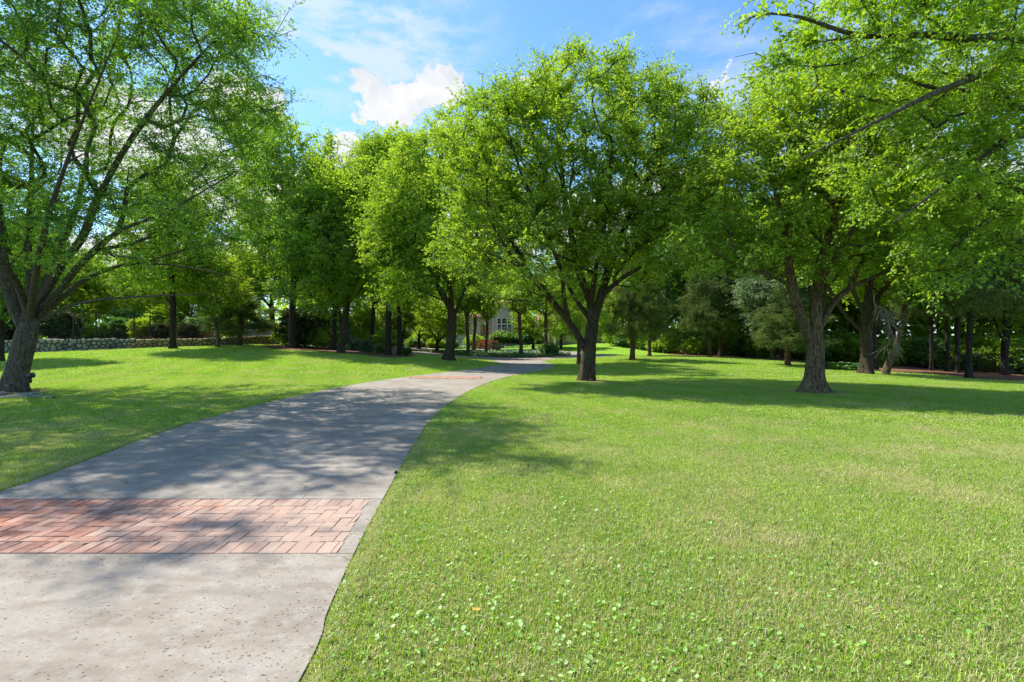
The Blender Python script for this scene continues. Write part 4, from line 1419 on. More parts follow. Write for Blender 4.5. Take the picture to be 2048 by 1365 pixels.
# --- archetypes for the rest; the first copy of each is a tree of the scene itself
def arch(name, label, cat, px, py, d, height, rx, bark, leafm, trunk_r, seed, n_attr, leaf_kw, clear=.3, lean=0.0, conic=False, flare=.35, group=None, forks=2, step=.8, shell=.4, bal=.22):
    rg = np.random.default_rng(seed)
    o = np.zeros(3)
    top = np.array([lean, 0, height])
    main = [o, top * .15, top * .35 + rg.normal(0, .12, 3), top * .6 + rg.normal(0, .2, 3), top * .88]
    paths = [(main, None)]
    if not conic:
        for k in range(forks):
            a = rg.uniform(0, 6.28) + k * 2.4
            s = top * (clear * rg.uniform(.75, 1.0))
            dr = np.array([math.cos(a), math.sin(a), 0])
            paths.append(([s, s + dr * rx * .25 + (0, 0, height * .12), s + dr * rx * .55 + (0, 0, height * .28), s + dr * rx * .75 + (0, 0, height * .42)], 0))
        zc = height * (clear + 1) / 2
        bl = [(lean * .6, 0, zc, rx * .85, rx * .85, height * (1 - clear) / 2 * .95)]
        for k in range(6):
            a = rg.uniform(0, 6.28); q = rg.uniform(.35, .75)
            bl.append((lean * .6 + math.cos(a) * rx * q, math.sin(a) * rx * q, zc + rg.uniform(-.3, .32) * height * (1 - clear), rx * .42, rx * .42, height * .13))
    else:
        bl = []
        for k in range(9):
            z = height * (clear + (1 - clear) * (k + .5) / 9)
            w = rx * (1 - .78 * (k / 8) ** 1.2) * rg.uniform(.75, 1.1)
            a = rg.uniform(0, 6.28)
            bl.append((lean * z / height + math.cos(a) * w * .25, math.sin(a) * w * .25, z, w, w, height * .075))
    base = on_ground(px, py, d)
    t = make_tree(name, label, cat, o, paths, bl, n_attr, bark, leafm, trunk_r, seed, r_tip=.010, shell=shell, flare=flare, step=step, bal=bal,
                  leaf_kw=leaf_kw, split_limbs=not conic, group=group, loc=tuple(base))
    return t


WK = dict(twigs=7, leaves=10, twig_len=(.6, 1.5), leaf=(.21, .13))
H_tree = arch('shade_tree', 'dark trunked tree at the mulch bed, front one of the pair', 'tree', 777, 714, 37, 17, 4.2, M['bark_dark'], M['leaf_elm'], .21, 21, 650, WK, clear=.24)
wood_a = arch('oak_tree', 'dense green woodland tree behind the small leaning trunk on the right', 'tree', 1560, 720, 41, 13.5, 5.0, M['bark_dark'], M['leaf_wood'], .22, 22, 600, WK, clear=.2, forks=3)
wood_b = arch('oak_tree', 'broad dark woodland tree behind the cedar pair on the right', 'tree', 1481, 714, 45, 15, 4.6, M['bark_dark'], M['leaf_wood'], .22, 23, 520, WK, clear=.28)
cedar_kw = dict(twigs=15, leaves=12, twig_len=(.25, .7), leaf=(.17, .035), spread=1.0, flat=.2, up=.1, splay=1.6)
cedar = arch('cedar_tree', 'cedar with bare reddish trunk, left one of the pair before the right woods', 'tree', 1420, 716, 41, 10, 2.6, M['bark_cedar'], M['leaf_cedar'], .16, 24, 260, cedar_kw, clear=.22, conic=True, step=.6, shell=.7)
cedar_b = arch('cedar_tree', 'tall dark cedar standing alone on the mulch at the far right', 'tree', 1938, 757, 23.5, 9.5, 2.9, M['bark_dark'], M['leaf_cedar'], .115, 25, 260, cedar_kw, clear=.36, conic=True, step=.6, shell=.7)
young = arch('young_tree', 'young tree with a thin grey trunk, second from the left along the fieldstone wall', 'tree', 435, 695, 39.5, 7.5, 2.6, M['bark_grey'], M['leaf_yellow'], .11, 26, 200,
             dict(twigs=9, leaves=10, twig_len=(.4, .9), leaf=(.15, .085)), clear=.3, step=.6, shell=.3)
redbud = arch('redbud_tree', 'small redbud with two curved stems behind the elm on the lawn point', 'tree', 874, 701, 53, 7.0, 3.0, M['bark_dark'], M['leaf_yellow'], .17, 27, 170,
              dict(twigs=9, leaves=9, twig_len=(.4, .9), leaf=(.17, .13)), clear=.16, forks=3, step=.6, shell=.3)

slim = arch('slim_tree', 'slim tree with a straight reddish trunk in the middle of the ivy island', 'tree', 1042, 708, 50, 8.8, 2.5, M['bark_cedar'], M['leaf_wood'], .17, 28, 220, dict(twigs=8, leaves=9, twig_len=(.4, .9), leaf=(.17, .11)), clear=.47, step=.6, shell=.3)


def ct(src, px, py, d, s, rz, label, swap=None, group=None, name=None):
    p = on_ground(px, py, d)
    o = copy_tree(src, tuple(p), s, rz, label, group, swap)
    return o


ct(H_tree, 799, 711, 38.5, (.85, .85, .98), 2.1, 'thinner dark trunked tree at the mulch bed, rear one of the pair')
ct(wood_a, 648, 694, 52, (1.1, 1.1, 1.35), 2.6, 'tall bright tree behind the twin stemmed tree', M['leaf_elm'])
ct(H_tree, 668, 700, 42, (1, 1, .85), 4.0, 'dark trunk half hidden behind the twin stemmed tree')
ct(H_tree, 745, 696, 50, (1, 1, 1.0), 5.0, 'dark trunked tree by the driveway court left of the house', M['leaf_wood'])
ct(wood_b, 585, 698, 41, (1.1, 1.1, 1.28), .7, 'tall tree rising above the magnolia at the end of the stone wall', M['leaf_elm'])
ct(redbud, 716, 693, 55, (.8, .8, .8), .3, 'small bright tree in front of the brick wing, left one of two', M['leaf_yellow'])
ct(redbud, 757, 692, 57, (.8, .8, .85), 1.9, 'small bright tree in front of the brick wing, right one of two', M['leaf_elm'])
ct(wood_b, 345, 697, 38, (.9, .9, .9), 1.7, 'grey barked tree in front of the stone wall, nearest the fence posts', M['leaf_yellow'])
ct(wood_a, 2, 722, 29.5, (.72, .72, .8), 3.0, 'tree trunk cut by the left edge of the picture behind the huge elm', M['leaf_lace'])
ct(cedar, 478, 693, 42, (1.25, 1.25, .55), .4, 'low spreading cedar on a short dark trunk before the far end of the stone wall')
ct(slim, 936, 706, 50, (1.0, 1.0, 1.0), 1.0, 'slim tree with arching stems in the ivy island left of the steps', M['leaf_wood'])
ct(slim, 972, 704, 52, (.8, .8, .85), 3.4, 'small redbud with a bare arching stem in front of the brick steps', M['leaf_wood'])
ct(slim, 1093, 705, 51, (1.0, 1.0, .95), 5.2, 'small forked tree at the right end of the ivy island', M['leaf_wood'])
ct(redbud, 1066, 700, 59, (.9, .9, .85), 4.1, 'small yellow green tree in front of the house, right of the stone bay')
ct(redbud, 1122, 699, 57, (.9, .9, .85), .6, 'small yellow green tree in front of the right roof', M['leaf_elm'])
ct(redbud, 905, 701, 58, (.9, .9, .9), 2.6, 'small yellow green tree against the entrance wing')
ct(redbud, 803, 694, 57, (1.0, 1.0, 1.2), 1.3, 'leafy small tree in front of the gap between brick wing and entrance roof', M['leaf_elm'])
ct(redbud, 838, 697, 58, (1.0, 1.0, 1.25), 5.0, 'leafy small tree in front of the entrance roof, right of the court', M['leaf_yellow'])
ct(slim, 948, 700, 60, (1.1, 1.1, 1.0), 2.9, 'slim tree beside the brick steps, hiding the entrance roof', M['leaf_elm'])
ct(cedar, 1158, 728, 33, (.75, .75, .9), 1.2, 'slim tree half hidden behind the trunk of the dome shaped elm', M['leaf_wood'])
ct(cedar, 1265, 721, 35.5, (1.05, 1.05, .85), 2.9, 'dark trunked cedar with tawny foliage on the lawn right of the dome shaped elm')
ct(cedar, 1299, 712, 44, (.8, .8, .7), 4.4, 'short reddish cedar trunk behind the dark trunked cedar')
ct(cedar, 1441, 716, 41.5, (1.0, 1.0, 1.05), 1.9, 'cedar with bare reddish trunk, right one of the pair before the right woods')
ct(cedar, 1575, 731, 31, (.9, .9, .52), 5.4, 'small leaning cedar at the lawn edge left of the ridged bark elm')
ct(cedar_b, 1863, 742, 32, (.9, .9, 1.1), 1.1, 'dark trunk by the iron fence, left of a slanting fallen pole')
ct(cedar_b, 1895, 742, 33, (.8, .8, 1.2), 2.4, 'slender dark trunk by the iron fence between two thicker ones')
ct(cedar_b, 1915, 742, 31, (1.0, 1.0, 1.25), 4.2, 'thick dark trunk by the iron fence left of the lone tall cedar')
ct(wood_b, 1746, 741, 29.5, (.8, .8, .8), 3.2, 'reddish trunk close behind the shade tree with the low limb')
ct(wood_a, 2010, 745, 33, (.9, .9, .95), 1.2, 'dark tree by the iron fence at the right edge of the picture')

# leaning bare trunk
b = on_ground(1774, 749, 25.5)
lt = empty('leaning_tree', tuple(b), 'bare leaning trunk on the mulch right of the shade tree with the low limb', 'tree')
mb = MB()
q = np.array([P(1770, 752, 25.5), P(1780, 720, 25.5), P(1793, 690, 25.6), P(1803, 655, 25.9), P(1808, 610, 26.3)]) - b
tube(mb, smooth_poly(q, 4, False), np.linspace(.19, .08, 17), 10)
mb.build('trunk', M['bark_gold'], lt, smooth=True)
mb = MB()
rg = np.random.default_rng(2)
for k in range(16):
    s = q[-1] * rg.uniform(.75, 1)
    e = s + rg.normal(0, 1, 3) * (.8, .6, .5) + (0, 0, .5)
    tube(mb, [s, (s + e) / 2 + rg.normal(0, .1, 3), e], [.03, .02, .006], 4)
mb.build('branches', M['bark_dead'], lt)

# dead hanging branch in the shade tree
b = P(1752, 608, 24)
db = empty('dead_branch', tuple(b), 'dead leafless branch hanging down beside the leaning trunk', 'branch')
mb = MB()
main = np.array([P(1748, 590, 24.3), P(1750, 610, 24), P(1768, 618, 23.8), P(1775, 640, 23.7), P(1785, 670, 23.6), P(1793, 690, 23.6)]) - b
tube(mb, smooth_poly(main, 4, False), np.linspace(.035, .012, 21), 6)
mb.build('stem', M['bark_dead'], db, smooth=True)
mb = MB()
for k in range(42):
    t_ = rg.uniform(.15, 1)
    sm_ = smooth_poly(main, 4, False); s = sm_[int(t_ * 20)]
    d_ = nrm(np.array([rg.normal(.2, .45), rg.normal(0, .3), -rg.uniform(.45, 1.1)]))
    L_ = rg.uniform(.3, 1.3)
    e = s + d_ * L_; m_ = s + d_ * L_ * .5 + rg.normal(0, .09, 3)
    tube(mb, [s, m_, e], [.012, .009, .005], 4)
    for _ in range(3):
        e2 = m_ + nrm(d_ + rg.normal(0, .6, 3)) * L_ * .5
        tube(mb, [m_, e2], [.007, .003], 3)
mb.build('twigs', M['bark_dead'], db)['kind'] = 'stuff'

# background woodland, right side
WR = 'woodland trees behind the right lawn'
k = 0
right = [(1330, 50, .95, 'a'), (1372, 58, 1.0, 'b'), (1418, 52, .9, 'a'), (1462, 60, 1.05, 'b'), (1510, 48, .85, 'b'), (1555, 58, 1.05, 'a'), (1600, 50, .9, 'a'), (1650, 46, .85, 'b'),
         (1690, 56, 1.1, 'a'), (1735, 44, .9, 'a'), (1785, 42, .85, 'b'), (1835, 48, 1.0, 'a'), (1880, 42, .95, 'b'), (1930, 44, 1.0, 'a'), (1985, 40, .95, 'b'), (2040, 42, 1.0, 'a'), (2100, 38, .95, 'a'),
         (2180, 36, 1.0, 'b')]
anchor = ['right of the house garden wall', 'behind the dark trunked cedar', 'left of the cedar pair', 'between the cedar pair and the grey green tree', 'behind the grey green tree',
          'behind the small leaning cedar', 'left of the ridged bark elm', 'directly behind the ridged bark elm', 'between the two big right trunks', 'behind the shade tree with the low limb',
          'behind the bare leaning trunk', 'behind the dead hanging branch', 'behind the fence trunks', 'behind the lone tall cedar', 'right of the lone tall cedar', 'behind the fence at the right edge',
          'at the very right edge', 'just beyond the right edge']
for (px, d, s, kind), an in zip(right, anchor):
    src = wood_a if kind == 'a' else wood_b
    p = P(px, 700, d); p[2] = Hs(p[0], p[1])
    rg_ = random.Random(px)
    copy_tree(src, tuple(p), (s * rg_.uniform(1.0, 1.25), s * 1.15, s * rg_.uniform(.95, 1.15) * 1.12), rg_.uniform(0, 6.28),
              'dense %s woodland tree %s' % ('round crowned' if kind == 'a' else 'tall crowned', an), WR, rg_.choice([None, None, M['leaf_elm'], M['leaf_shrub']]))
# pale grey green tree
p = on_ground(1545, 722, 37)
copy_tree(wood_a, tuple(p), (.62, .62, .62), 2.0, 'pale grey green tree left of the ridged bark elm', None, M['leaf_grey'])
# left background
WL = 'trees beyond the fieldstone wall'
left = [(-160, 52, .9), (-60, 46, .8), (30, 56, .85), (110, 48, .62), (180, 60, .75), (255, 52, .55), (330, 62, .72), (400, 54, .62), (470, 60, .75), (545, 64, 1.0)]
an_l = ['far outside the left edge', 'left of the huge elm', 'directly behind the huge elm', 'behind the magnolia on the wall', 'behind the second fence post', 'behind the middle fence posts',
        'behind the grey barked tree', 'behind the young tree', 'behind the low spreading cedar', 'behind the far end of the stone wall']
for (px, d, s), an in zip(left, an_l):
    p = P(px, 700, d); p[2] = Hs(p[0], p[1]) + .3
    rg_ = random.Random(px + 5)
    copy_tree(rg_.choice([wood_a, wood_b]), tuple(p), (s * 1.35, s * 1.35, s * 1.1), rg_.uniform(0, 6.28), 'woodland tree ' + an, WL, rg_.choice([M['leaf_yellow'], None, M['leaf_elm']]))
# behind the house
WH = 'trees behind the house'
for (px, d, s, an) in [(640, 74, .9, 'left of the court'), (715, 92, 1.1, 'behind the brick wing'), (800, 96, 1.15, 'over the left roof'), (880, 90, 1.0, 'over the entrance roof'), (960, 98, 1.1, 'behind the stone bay'),
                       (1040, 94, 1.0, 'right of the stone bay'), (1120, 96, 1.1, 'over the right roof'), (1200, 84, .95, 'behind the garden wall'), (1265, 72, .85, 'right of the garden wall'), (1300, 62, .75, 'at the end of the lawn berm')]:
    p = P(px, 700, d); p[2] = .8
    rg_ = random.Random(px + 9)
    copy_tree(rg_.choice([wood_a, wood_b]), tuple(p), (s * 1.15, s * 1.15, s * 1.2), rg_.uniform(0, 6.28), 'green tree ' + an, WH, rg_.choice([None, M['leaf_elm'], M['leaf_shrub']]))

# the wood beyond everything, read only as a mass of leaves
rg = np.random.default_rng(400)
n_ = 46000
an_ = rg.uniform(math.radians(18), math.radians(158), n_)
rad_ = rg.uniform(78, 90, n_) + 18 * np.cos(an_ * 3)
rad_ = np.where(an_ < 1.15, rad_ * .86, rad_)
hx0, hy0 = rad_ * np.cos(an_), rad_ * np.sin(an_)
top_ = 8.0 + 2.2 * np.sin(an_ * 23) + 1.6 * np.sin(an_ * 61 + 1) + 1.2 * np.sin(an_ * 137) + rg.normal(0, .8, n_)
hz0 = top_ * rg.random(n_) ** 1.25
V = leaf_quads(np.column_stack([hx0, hy0, hz0]), nrm(rg.normal(0, 1, (n_, 3))), nrm(rg.normal(0, 1, (n_, 3)) + (0, 0, .4)), rg.uniform(.5, 1.0, n_), rg.uniform(.35, .6, n_), rg)
o = link_mesh('woods', mesh_np('woods', V, [np.arange(n_ * 4).reshape(-1, 4)], {'tint': np.repeat(rg.random(n_), 4)}), M['leaf_wood'])
tag(o, 'far woods closing the view behind all the single trees', None, None, 'stuff')

# ------------------------------------------------------------------ shrubs
def make_shrub(name, label, loc, rx, rz, mat, seed, n=90, leaf=(.12, .07), tw=14, lv=10, cat='shrub', clear=.05, group=None, tl=(.2, .5)):
    rg = np.random.default_rng(seed)
    pts = blob_points([(0, 0, rz * .55, rx * .85, rx * .85, rz * .42), (rx * .3, .1, rz * .5, rx * .6, rx * .6, rz * .42), (-rx * .35, 0, rz * .45, rx * .6, rx * .6, rz * .38)], n, rg, .5)
    pts = pts[pts[:, 2] > rz * clear + .05]
    paths = [([np.zeros(3), np.array([0, 0, rz * .15]), np.array([0, 0, rz * .3])], None)]
    A, par, tips, D, nh = grow(paths, pts, .35, rg, .05, .3)
    r, f = radii(A, par, tips, .006, .05)
    root = empty(name, loc, label, cat, group)
    mb = MB()
    for c, o_ in chains(A, par, f): tube(mb, A[c], r[c], 4)
    mb.build('stems', M['bark_dark'], root)
    V, Fc, tint, tv, tf = foliage(A, par, tips, D, f, rg, twigs=tw, leaves=lv, twig_len=tl, leaf=leaf, spread=1.0, flat=.3, up=.25)
    link_mesh('leaves', mesh_np('leaves', V, [Fc], {'tint': tint}), mat, root)
    return root


def copy_shrub(src, loc, s, rz, label, swap=None, group=None):
    r_ = src.copy(); COL.objects.link(r_); r_.location = loc; r_.scale = s if hasattr(s, '__len__') else (s,) * 3; r_.rotation_euler = (0, 0, rz); r_['label'] = label
    if group: r_['group'] = group
    for ch in src.children:
        c = ch.copy(); COL.objects.link(c); c.parent = r_
        if swap and ch.name.startswith('leaves'):
            c.material_slots[0].link = 'OBJECT'; c.material_slots[0].material = swap
    return r_


WALL_TOP = {}
# stone wall path (near face, at ground)
wp = [(-18, 36.6), (20, 36.8), (65, 37.0), (200, 38.3), (350, 40.2), (430, 42.0), (505, 45.0), (560, 47.5)]
wall_xy = np.array([P(px, 700, d)[:2] for px, d in wp])
wall_xy = smooth_poly(wall_xy, 4, False)
seg = np.concatenate([[0], np.cumsum(np.linalg.norm(np.diff(wall_xy, axis=0), axis=1))])


def wall_at(s):
    return np.array([np.interp(s, seg, wall_xy[:, 0]), np.interp(s, seg, wall_xy[:, 1])])


def wall_h(s):
    x_, y_ = wall_at(s)
    px = x_ / y_ * F + 1024
    ty = np.interp(px, [-20, 20, 65, 200, 350, 430, 505, 560], [684, 680, 678.5, 677.5, 678, 676.5, 673, 671])
    return (CAM_H - (ty - 682.5) / F * y_)


# retained bank behind the wall
bank = [tuple(wall_at(s) + (0, .25)) for s in np.linspace(0, seg[-1], 24)]
poly = bank + [(-16, 62), (-34, 64), (-52, 60), (-56, 38), (-40, 34)]
TOPS = np.array([(wall_at(s)[0], wall_h(s)) for s in np.linspace(0, seg[-1], 24)])


def bank_h(x_, y_):
    return np.interp(x_, TOPS[:, 0], TOPS[:, 1]) - .06 + .012 * np.clip(y_ - 40, 0, 30)


o = link_mesh('planted_bank', region_mesh('planted_bank', poly, 0.0, 1.5, hfun=bank_h), M['mulch'])
tag(o, 'mulched bank behind the fieldstone wall', None, None, 'structure')

w_root = empty('stone_wall', (*wall_at(0), Hs(*wall_at(0))), 'low fieldstone retaining wall along the left side of the lawn', 'wall')
wr0 = np.array(w_root.location)
core = MB()
ns = 60
sv = np.linspace(0, seg[-1], ns)
for a, c_ in zip(sv[:-1], sv[1:]):
    p0, p1 = wall_at(a), wall_at(c_)
    t_ = nrm(p1 - p0); n_ = np.array([-t_[1], t_[0]])
    h0, h1 = Hs(*p0) - .3, Hs(*p1) - .3
    t0, t1 = wall_h(a) - .05, wall_h(c_) - .05
    q = [np.array([*(p0 + n_ * .07), h0]), np.array([*(p1 + n_ * .07), h1]), np.array([*(p1 + n_ * .40), h1]), np.array([*(p0 + n_ * .40), h0])]
    qt = [np.array([*(p0 + n_ * .07), t0]), np.array([*(p1 + n_ * .07), t1]), np.array([*(p1 + n_ * .40), t1]), np.array([*(p0 + n_ * .40), t0])]
    core.add(np.array(q + qt) - wr0, np.array([[0, 1, 5, 4], [1, 2, 6, 5], [2, 3, 7, 6], [3, 0, 4, 7], [4, 5, 6, 7]]))
core.build('wall_core', M['darkgap'], w_root)
# stones: an irregular net of cells, each a faceted lump
rg = np.random.default_rng(77)
n_st = 0
rest = MB()
HB = .95
LW = float(seg[-1])
sites = []
rows_, pitch = 4, .37
for rw in range(rows_):
    for q in np.arange(0, LW, pitch):
        if rg.random() < .13: continue
        sites.append((q + rg.uniform(-.16, .16) + (rw % 2) * .18, (rw + .5 + rg.uniform(-.38, .38)) * HB / rows_))
sites = np.array(sites)
for si, (cs_, ct_) in enumerate(sites):
    cell = [np.array(v_) for v_ in ((cs_ - .5, 0.0), (cs_ + .5, 0.0), (cs_ + .5, HB), (cs_ - .5, HB))]
    dd_ = ((sites - sites[si]) ** 2).sum(1)
    for oi in np.argsort(dd_)[1:16]:
        m_ = (sites[oi] + sites[si]) / 2; nv_ = sites[oi] - sites[si]
        out_ = []
        for a_, b_ in zip(cell, cell[1:] + cell[:1]):
            da, db_ = (a_ - m_) @ nv_, (b_ - m_) @ nv_
            if da <= 0: out_.append(a_)
            if (da < 0) != (db_ < 0) and da != db_: out_.append(a_ + (b_ - a_) * da / (da - db_))
        cell = out_
        if len(cell) < 3: break
    if len(cell) < 3: continue
    cell = np.array(cell); cc = cell.mean(0)
    if cc[0] < .1 or cc[0] > LW - .1: continue
    # cut the corners so that the outline is rounded
    cell = np.concatenate([np.stack([a_ * .78 + b_ * .22, a_ * .22 + b_ * .78]) for a_, b_ in zip(cell, np.roll(cell, -1, 0))])
    p_ = wall_at(cc[0]); t_ = nrm(wall_at(cc[0] + .05) - wall_at(cc[0] - .05)); n_ = np.array([-t_[1], t_[0]])
    g_ = Hs(*p_) - .05; tp = wall_h(cc[0]) + rg.uniform(-.03, .05) * (cc[1] > HB * .7)
    cen = np.array([*p_, g_ + cc[1] / HB * (tp - g_)])
    tt_ = np.array([t_[0], t_[1], 0]); nn = np.array([n_[0], n_[1], 0]); zz = np.array([0, 0, 1.0])
    bulge = rg.uniform(.02, .09)
    rel = (cell - cc) * (1, (tp - g_) / HB)
    k1 = rg.uniform(.86, .95)
    gx_, gz_ = rg.normal(0, .12, 2)
    back = [cen + tt_ * a_ * k1 + zz * b_ * k1 + nn * .12 for a_, b_ in rel]
    front = [cen + tt_ * a_ * k1 + zz * b_ * k1 + nn * .03 for a_, b_ in rel]
    inner = [cen + tt_ * a_ * .62 + zz * b_ * .62 - nn * (bulge + a_ * gx_ + b_ * gz_) for a_, b_ in rel]
    V = np.array(back + front + inner); m_ = len(rel)
    i_ = np.arange(m_); j_ = (i_ + 1) % m_
    fc = np.concatenate([np.stack([i_, j_, m_ + j_, m_ + i_], 1), np.stack([m_ + i_, m_ + j_, 2 * m_ + j_, 2 * m_ + i_], 1)])
    capf = np.stack([2 * m_ + i_[1:-1] * 0, 2 * m_ + i_[1:-1], 2 * m_ + i_[2:]], 1)
    pxs = p_[0] / p_[1] * F + 1024
    mat = M['stone_ochre'] if pxs > 262 + rg.normal(0, 6) else M['stone_grey']
    if n_st < 298:
        link_mesh('stone', mesh_np('stone', V - cen, [fc, capf]), mat, w_root, tuple(cen - wr0))
        n_st += 1
    else:
        rest.add(V - wr0, fc)
        rest.add((V - wr0)[2 * m_:], np.stack([i_[1:-1] * 0, i_[1:-1], i_[2:]], 1))
print('wall', LW, len(sites))
print('stones', n_st)
if rest.v:
    rest.build('stones', M['stone_ochre'], w_root)['kind'] = 'stuff'

# black iron fence on the bank
fpx = [(60, 37.4), (147, 38.3), (192, 39), (268, 40), (300, 40.6), (345, 41.3), (400, 42.4)]
f0 = P(147, 678, 38.3)
fr = empty('iron_fence', tuple(f0), 'tall black iron fence with slim posts on top of the fieldstone wall', 'fence')
pts = []
for px, d in fpx:
    x_, y_ = P(px, 0, d)[:2]
    zb = float(bank_h(np.array([x_]), np.array([y_]))[0])
    ty = np.interp(px, [60, 147, 192, 268, 300, 400], [620, 619, 624, 629, 632, 640])
    pts.append((np.array([x_, y_, zb]), CAM_H - (ty - 682.5) / F * y_))
for (b_, t_) in pts:
    MB().box(np.array([b_[0], b_[1], (b_[2] + t_) / 2]) - f0, (.07, .07, t_ - b_[2] + .1)).build('post', M['iron'], fr)
pk = MB()
for (a_, ta), (c_, tc_) in zip(pts[:-1], pts[1:]):
    A0 = np.array([a_[0], a_[1], ta - .05]); A1 = np.array([c_[0], c_[1], tc_ - .05])
    MB().beam(A0 - f0, A1 - f0, .04, .05).build('rail', M['iron'], fr)
    B0 = a_ + (0, 0, .75); B1 = c_ + (0, 0, .75)
    MB().beam(B0 - f0, B1 - f0, .03, .03).build('rail', M['iron'], fr)
    L_ = np.linalg.norm(c_ - a_)
    for q in np.arange(.12, L_, .14):
        u = a_ + (c_ - a_) * q / L_
        pk.beam(u - f0, u + (0, 0, .78) - f0, .014, .014)
pk.build('pickets', M['iron'], fr)['kind'] = 'stuff'

# shrubs of the bank and the beds
mag = make_shrub('magnolia_shrub', 'magnolia with rusty leaf undersides on the wall beside the huge elm', (P(92, 680, 38.6)[0], 39.6, float(bank_h(np.array([-35.]), np.array([38.]))[0])), 1.7, 2.5, M['leaf_magnolia'], 5, 150, (.24, .10), 16, 8)
shr = make_shrub('leafy_shrub', 'bushy green shrub between the fence posts', (P(240, 680, 46)[0], 46, 1.6), 1.5, 2.2, M['leaf_shrub'], 6, 110, (.13, .08), 16, 9)
hedge = make_shrub('clipped_shrub', 'light green rounded shrub right of the brick steps', (P(1003, 690, 66)[0], 66.6, 1.35), 1.5, 1.6, M['leaf_hedge'], 7, 150, (.13, .09), 12, 9)


def bz(x_, y_): return float(bank_h(np.array([x_]), np.array([y_]))[0])


for (px, d, s, sw, lab) in [(20, 41, .9, None, 'dark magnolia between the edge trunk and the huge elm'), (172, 45, .8, 'leaf_wood', 'dark shrub behind the second fence post'), (222, 46, .8, 'leaf_wood', 'dense dark shrub just right of the second fence post'),
                            (284, 45, .9, 'leaf_yellow', 'yellow green shrub behind the fourth fence post'), (322, 45, .6, 'leaf_magnolia', 'rusty leaved shrub left of the grey barked tree'),
                            (376, 46, .6, 'leaf_magnolia', 'rusty leaved shrub right of the grey barked tree'), (405, 48, 1.0, 'leaf_shrub', 'green shrub left of the young tree'), (462, 46, 1.1, 'leaf_wood', 'dark shrub behind the low spreading cedar'),
                            (130, 48, 1.5, 'leaf_yellow', 'large yellow green bush far behind the magnolia'), (330, 50, 1.5, 'leaf_yellow', 'large yellow green bush far behind the grey barked tree'),
                            (250, 49, 1.4, 'leaf_shrub', 'large green bush far behind the fence'), (430, 52, 1.5, 'leaf_shrub', 'large green bush far behind the young tree'), (30, 47, 1.6, 'leaf_shrub', 'large green bush far behind the huge elm')]:
    p = P(px, 680, d)
    copy_shrub(shr if sw != 'leaf_magnolia' and sw else mag, (p[0], p[1], bz(p[0], p[1])), s, px * .1, lab, M[sw] if sw else None)
for (px, py, d, s, sw, lab) in [(612, 697, 44, (1.4, 1.4, 1.5), 'leaf_magnolia', 'big dark magnolia bush at the end of the stone wall'), (645, 699, 44, 1.0, 'leaf_wood', 'dark bush left of the twin stemmed tree'),
                                (585, 696, 45, 1.1, 'leaf_wood', 'dark bush where the stone wall ends'), (712, 704, 44, .55, 'leaf_grey', 'grey green low plant in the mulch bed'),
                                (735, 708, 41, .5, 'leaf_grey', 'second grey green low plant in the mulch bed, nearer the dark trunks'), (760, 709, 40, .4, 'leaf_shrub', 'small green plant beside the front dark trunk'),
                                (655, 697, 50, 1.7, 'leaf_elm', 'large bright bush behind the twin stemmed tree'), (628, 695, 52, 1.6, 'leaf_shrub', 'large green bush behind the dark magnolia bush'), (775, 700, 49, 1.0, 'leaf_elm', 'bright bush between the dark trunked pair and the court'),
                               (812, 712, 38, .35, 'leaf_shrub', 'spiky low plant at the tip of the mulch bed'), (700, 694, 54, 1.0, 'leaf_wood', 'dark bush before the brick wing'), (720, 690, 58, .9, 'leaf_yellow', 'yellow green bush before the brick wing')]:
    p = on_ground(px, py, d)
    copy_shrub(mag if sw == 'leaf_magnolia' else shr, tuple(p), s, px * .13, lab, M[sw])
for (px, d, z, s, sw, lab) in [(1018, 66.8, 1.3, (1.1, 1, .85), None, 'middle rounded shrub under the stone bay window'), (1033, 66.8, 1.3, (1.0, 1, .8), 'leaf_shrub', 'right rounded shrub under the stone bay window'),
                               (948, 66, 1.1, (1.1, 1, 1.1), 'leaf_wood', 'dark rounded shrub left of the brick steps'), (870, 62, .95, .8, 'leaf_yellow', 'bright yellow green shrub far left of the steps'),
                               (828, 60, .95, .8, 'leaf_hedge', 'bright clipped shrub beside the court'), (902, 63, .95, .7, 'leaf_shrub', 'green shrub before the entrance wall'), (1065, 66, 1.2, 1.3, 'leaf_shrub', 'loose green shrub right of the stone bay'),
                               (1085, 64, 1.2, 1.0, 'leaf_hedge', 'pale shrub between the bay and the garden wall'), (1098, 50.5, .5, .8, 'leaf_shrub', 'dark green bush at the foot of the forked island tree'),
                               (855, 64, 1.0, 1.4, 'leaf_yellow', 'tall yellow green bush against the entrance wing'), (808, 66, 1.1, 1.3, 'leaf_yellow', 'tall yellow green bush right of the brick wing')]:
    p = P(px, 690, d)
    copy_shrub(hedge, (p[0], p[1], Hs(p[0], p[1]) if z < 1.2 else z), s, px * .17, lab, M[sw] if sw else None)
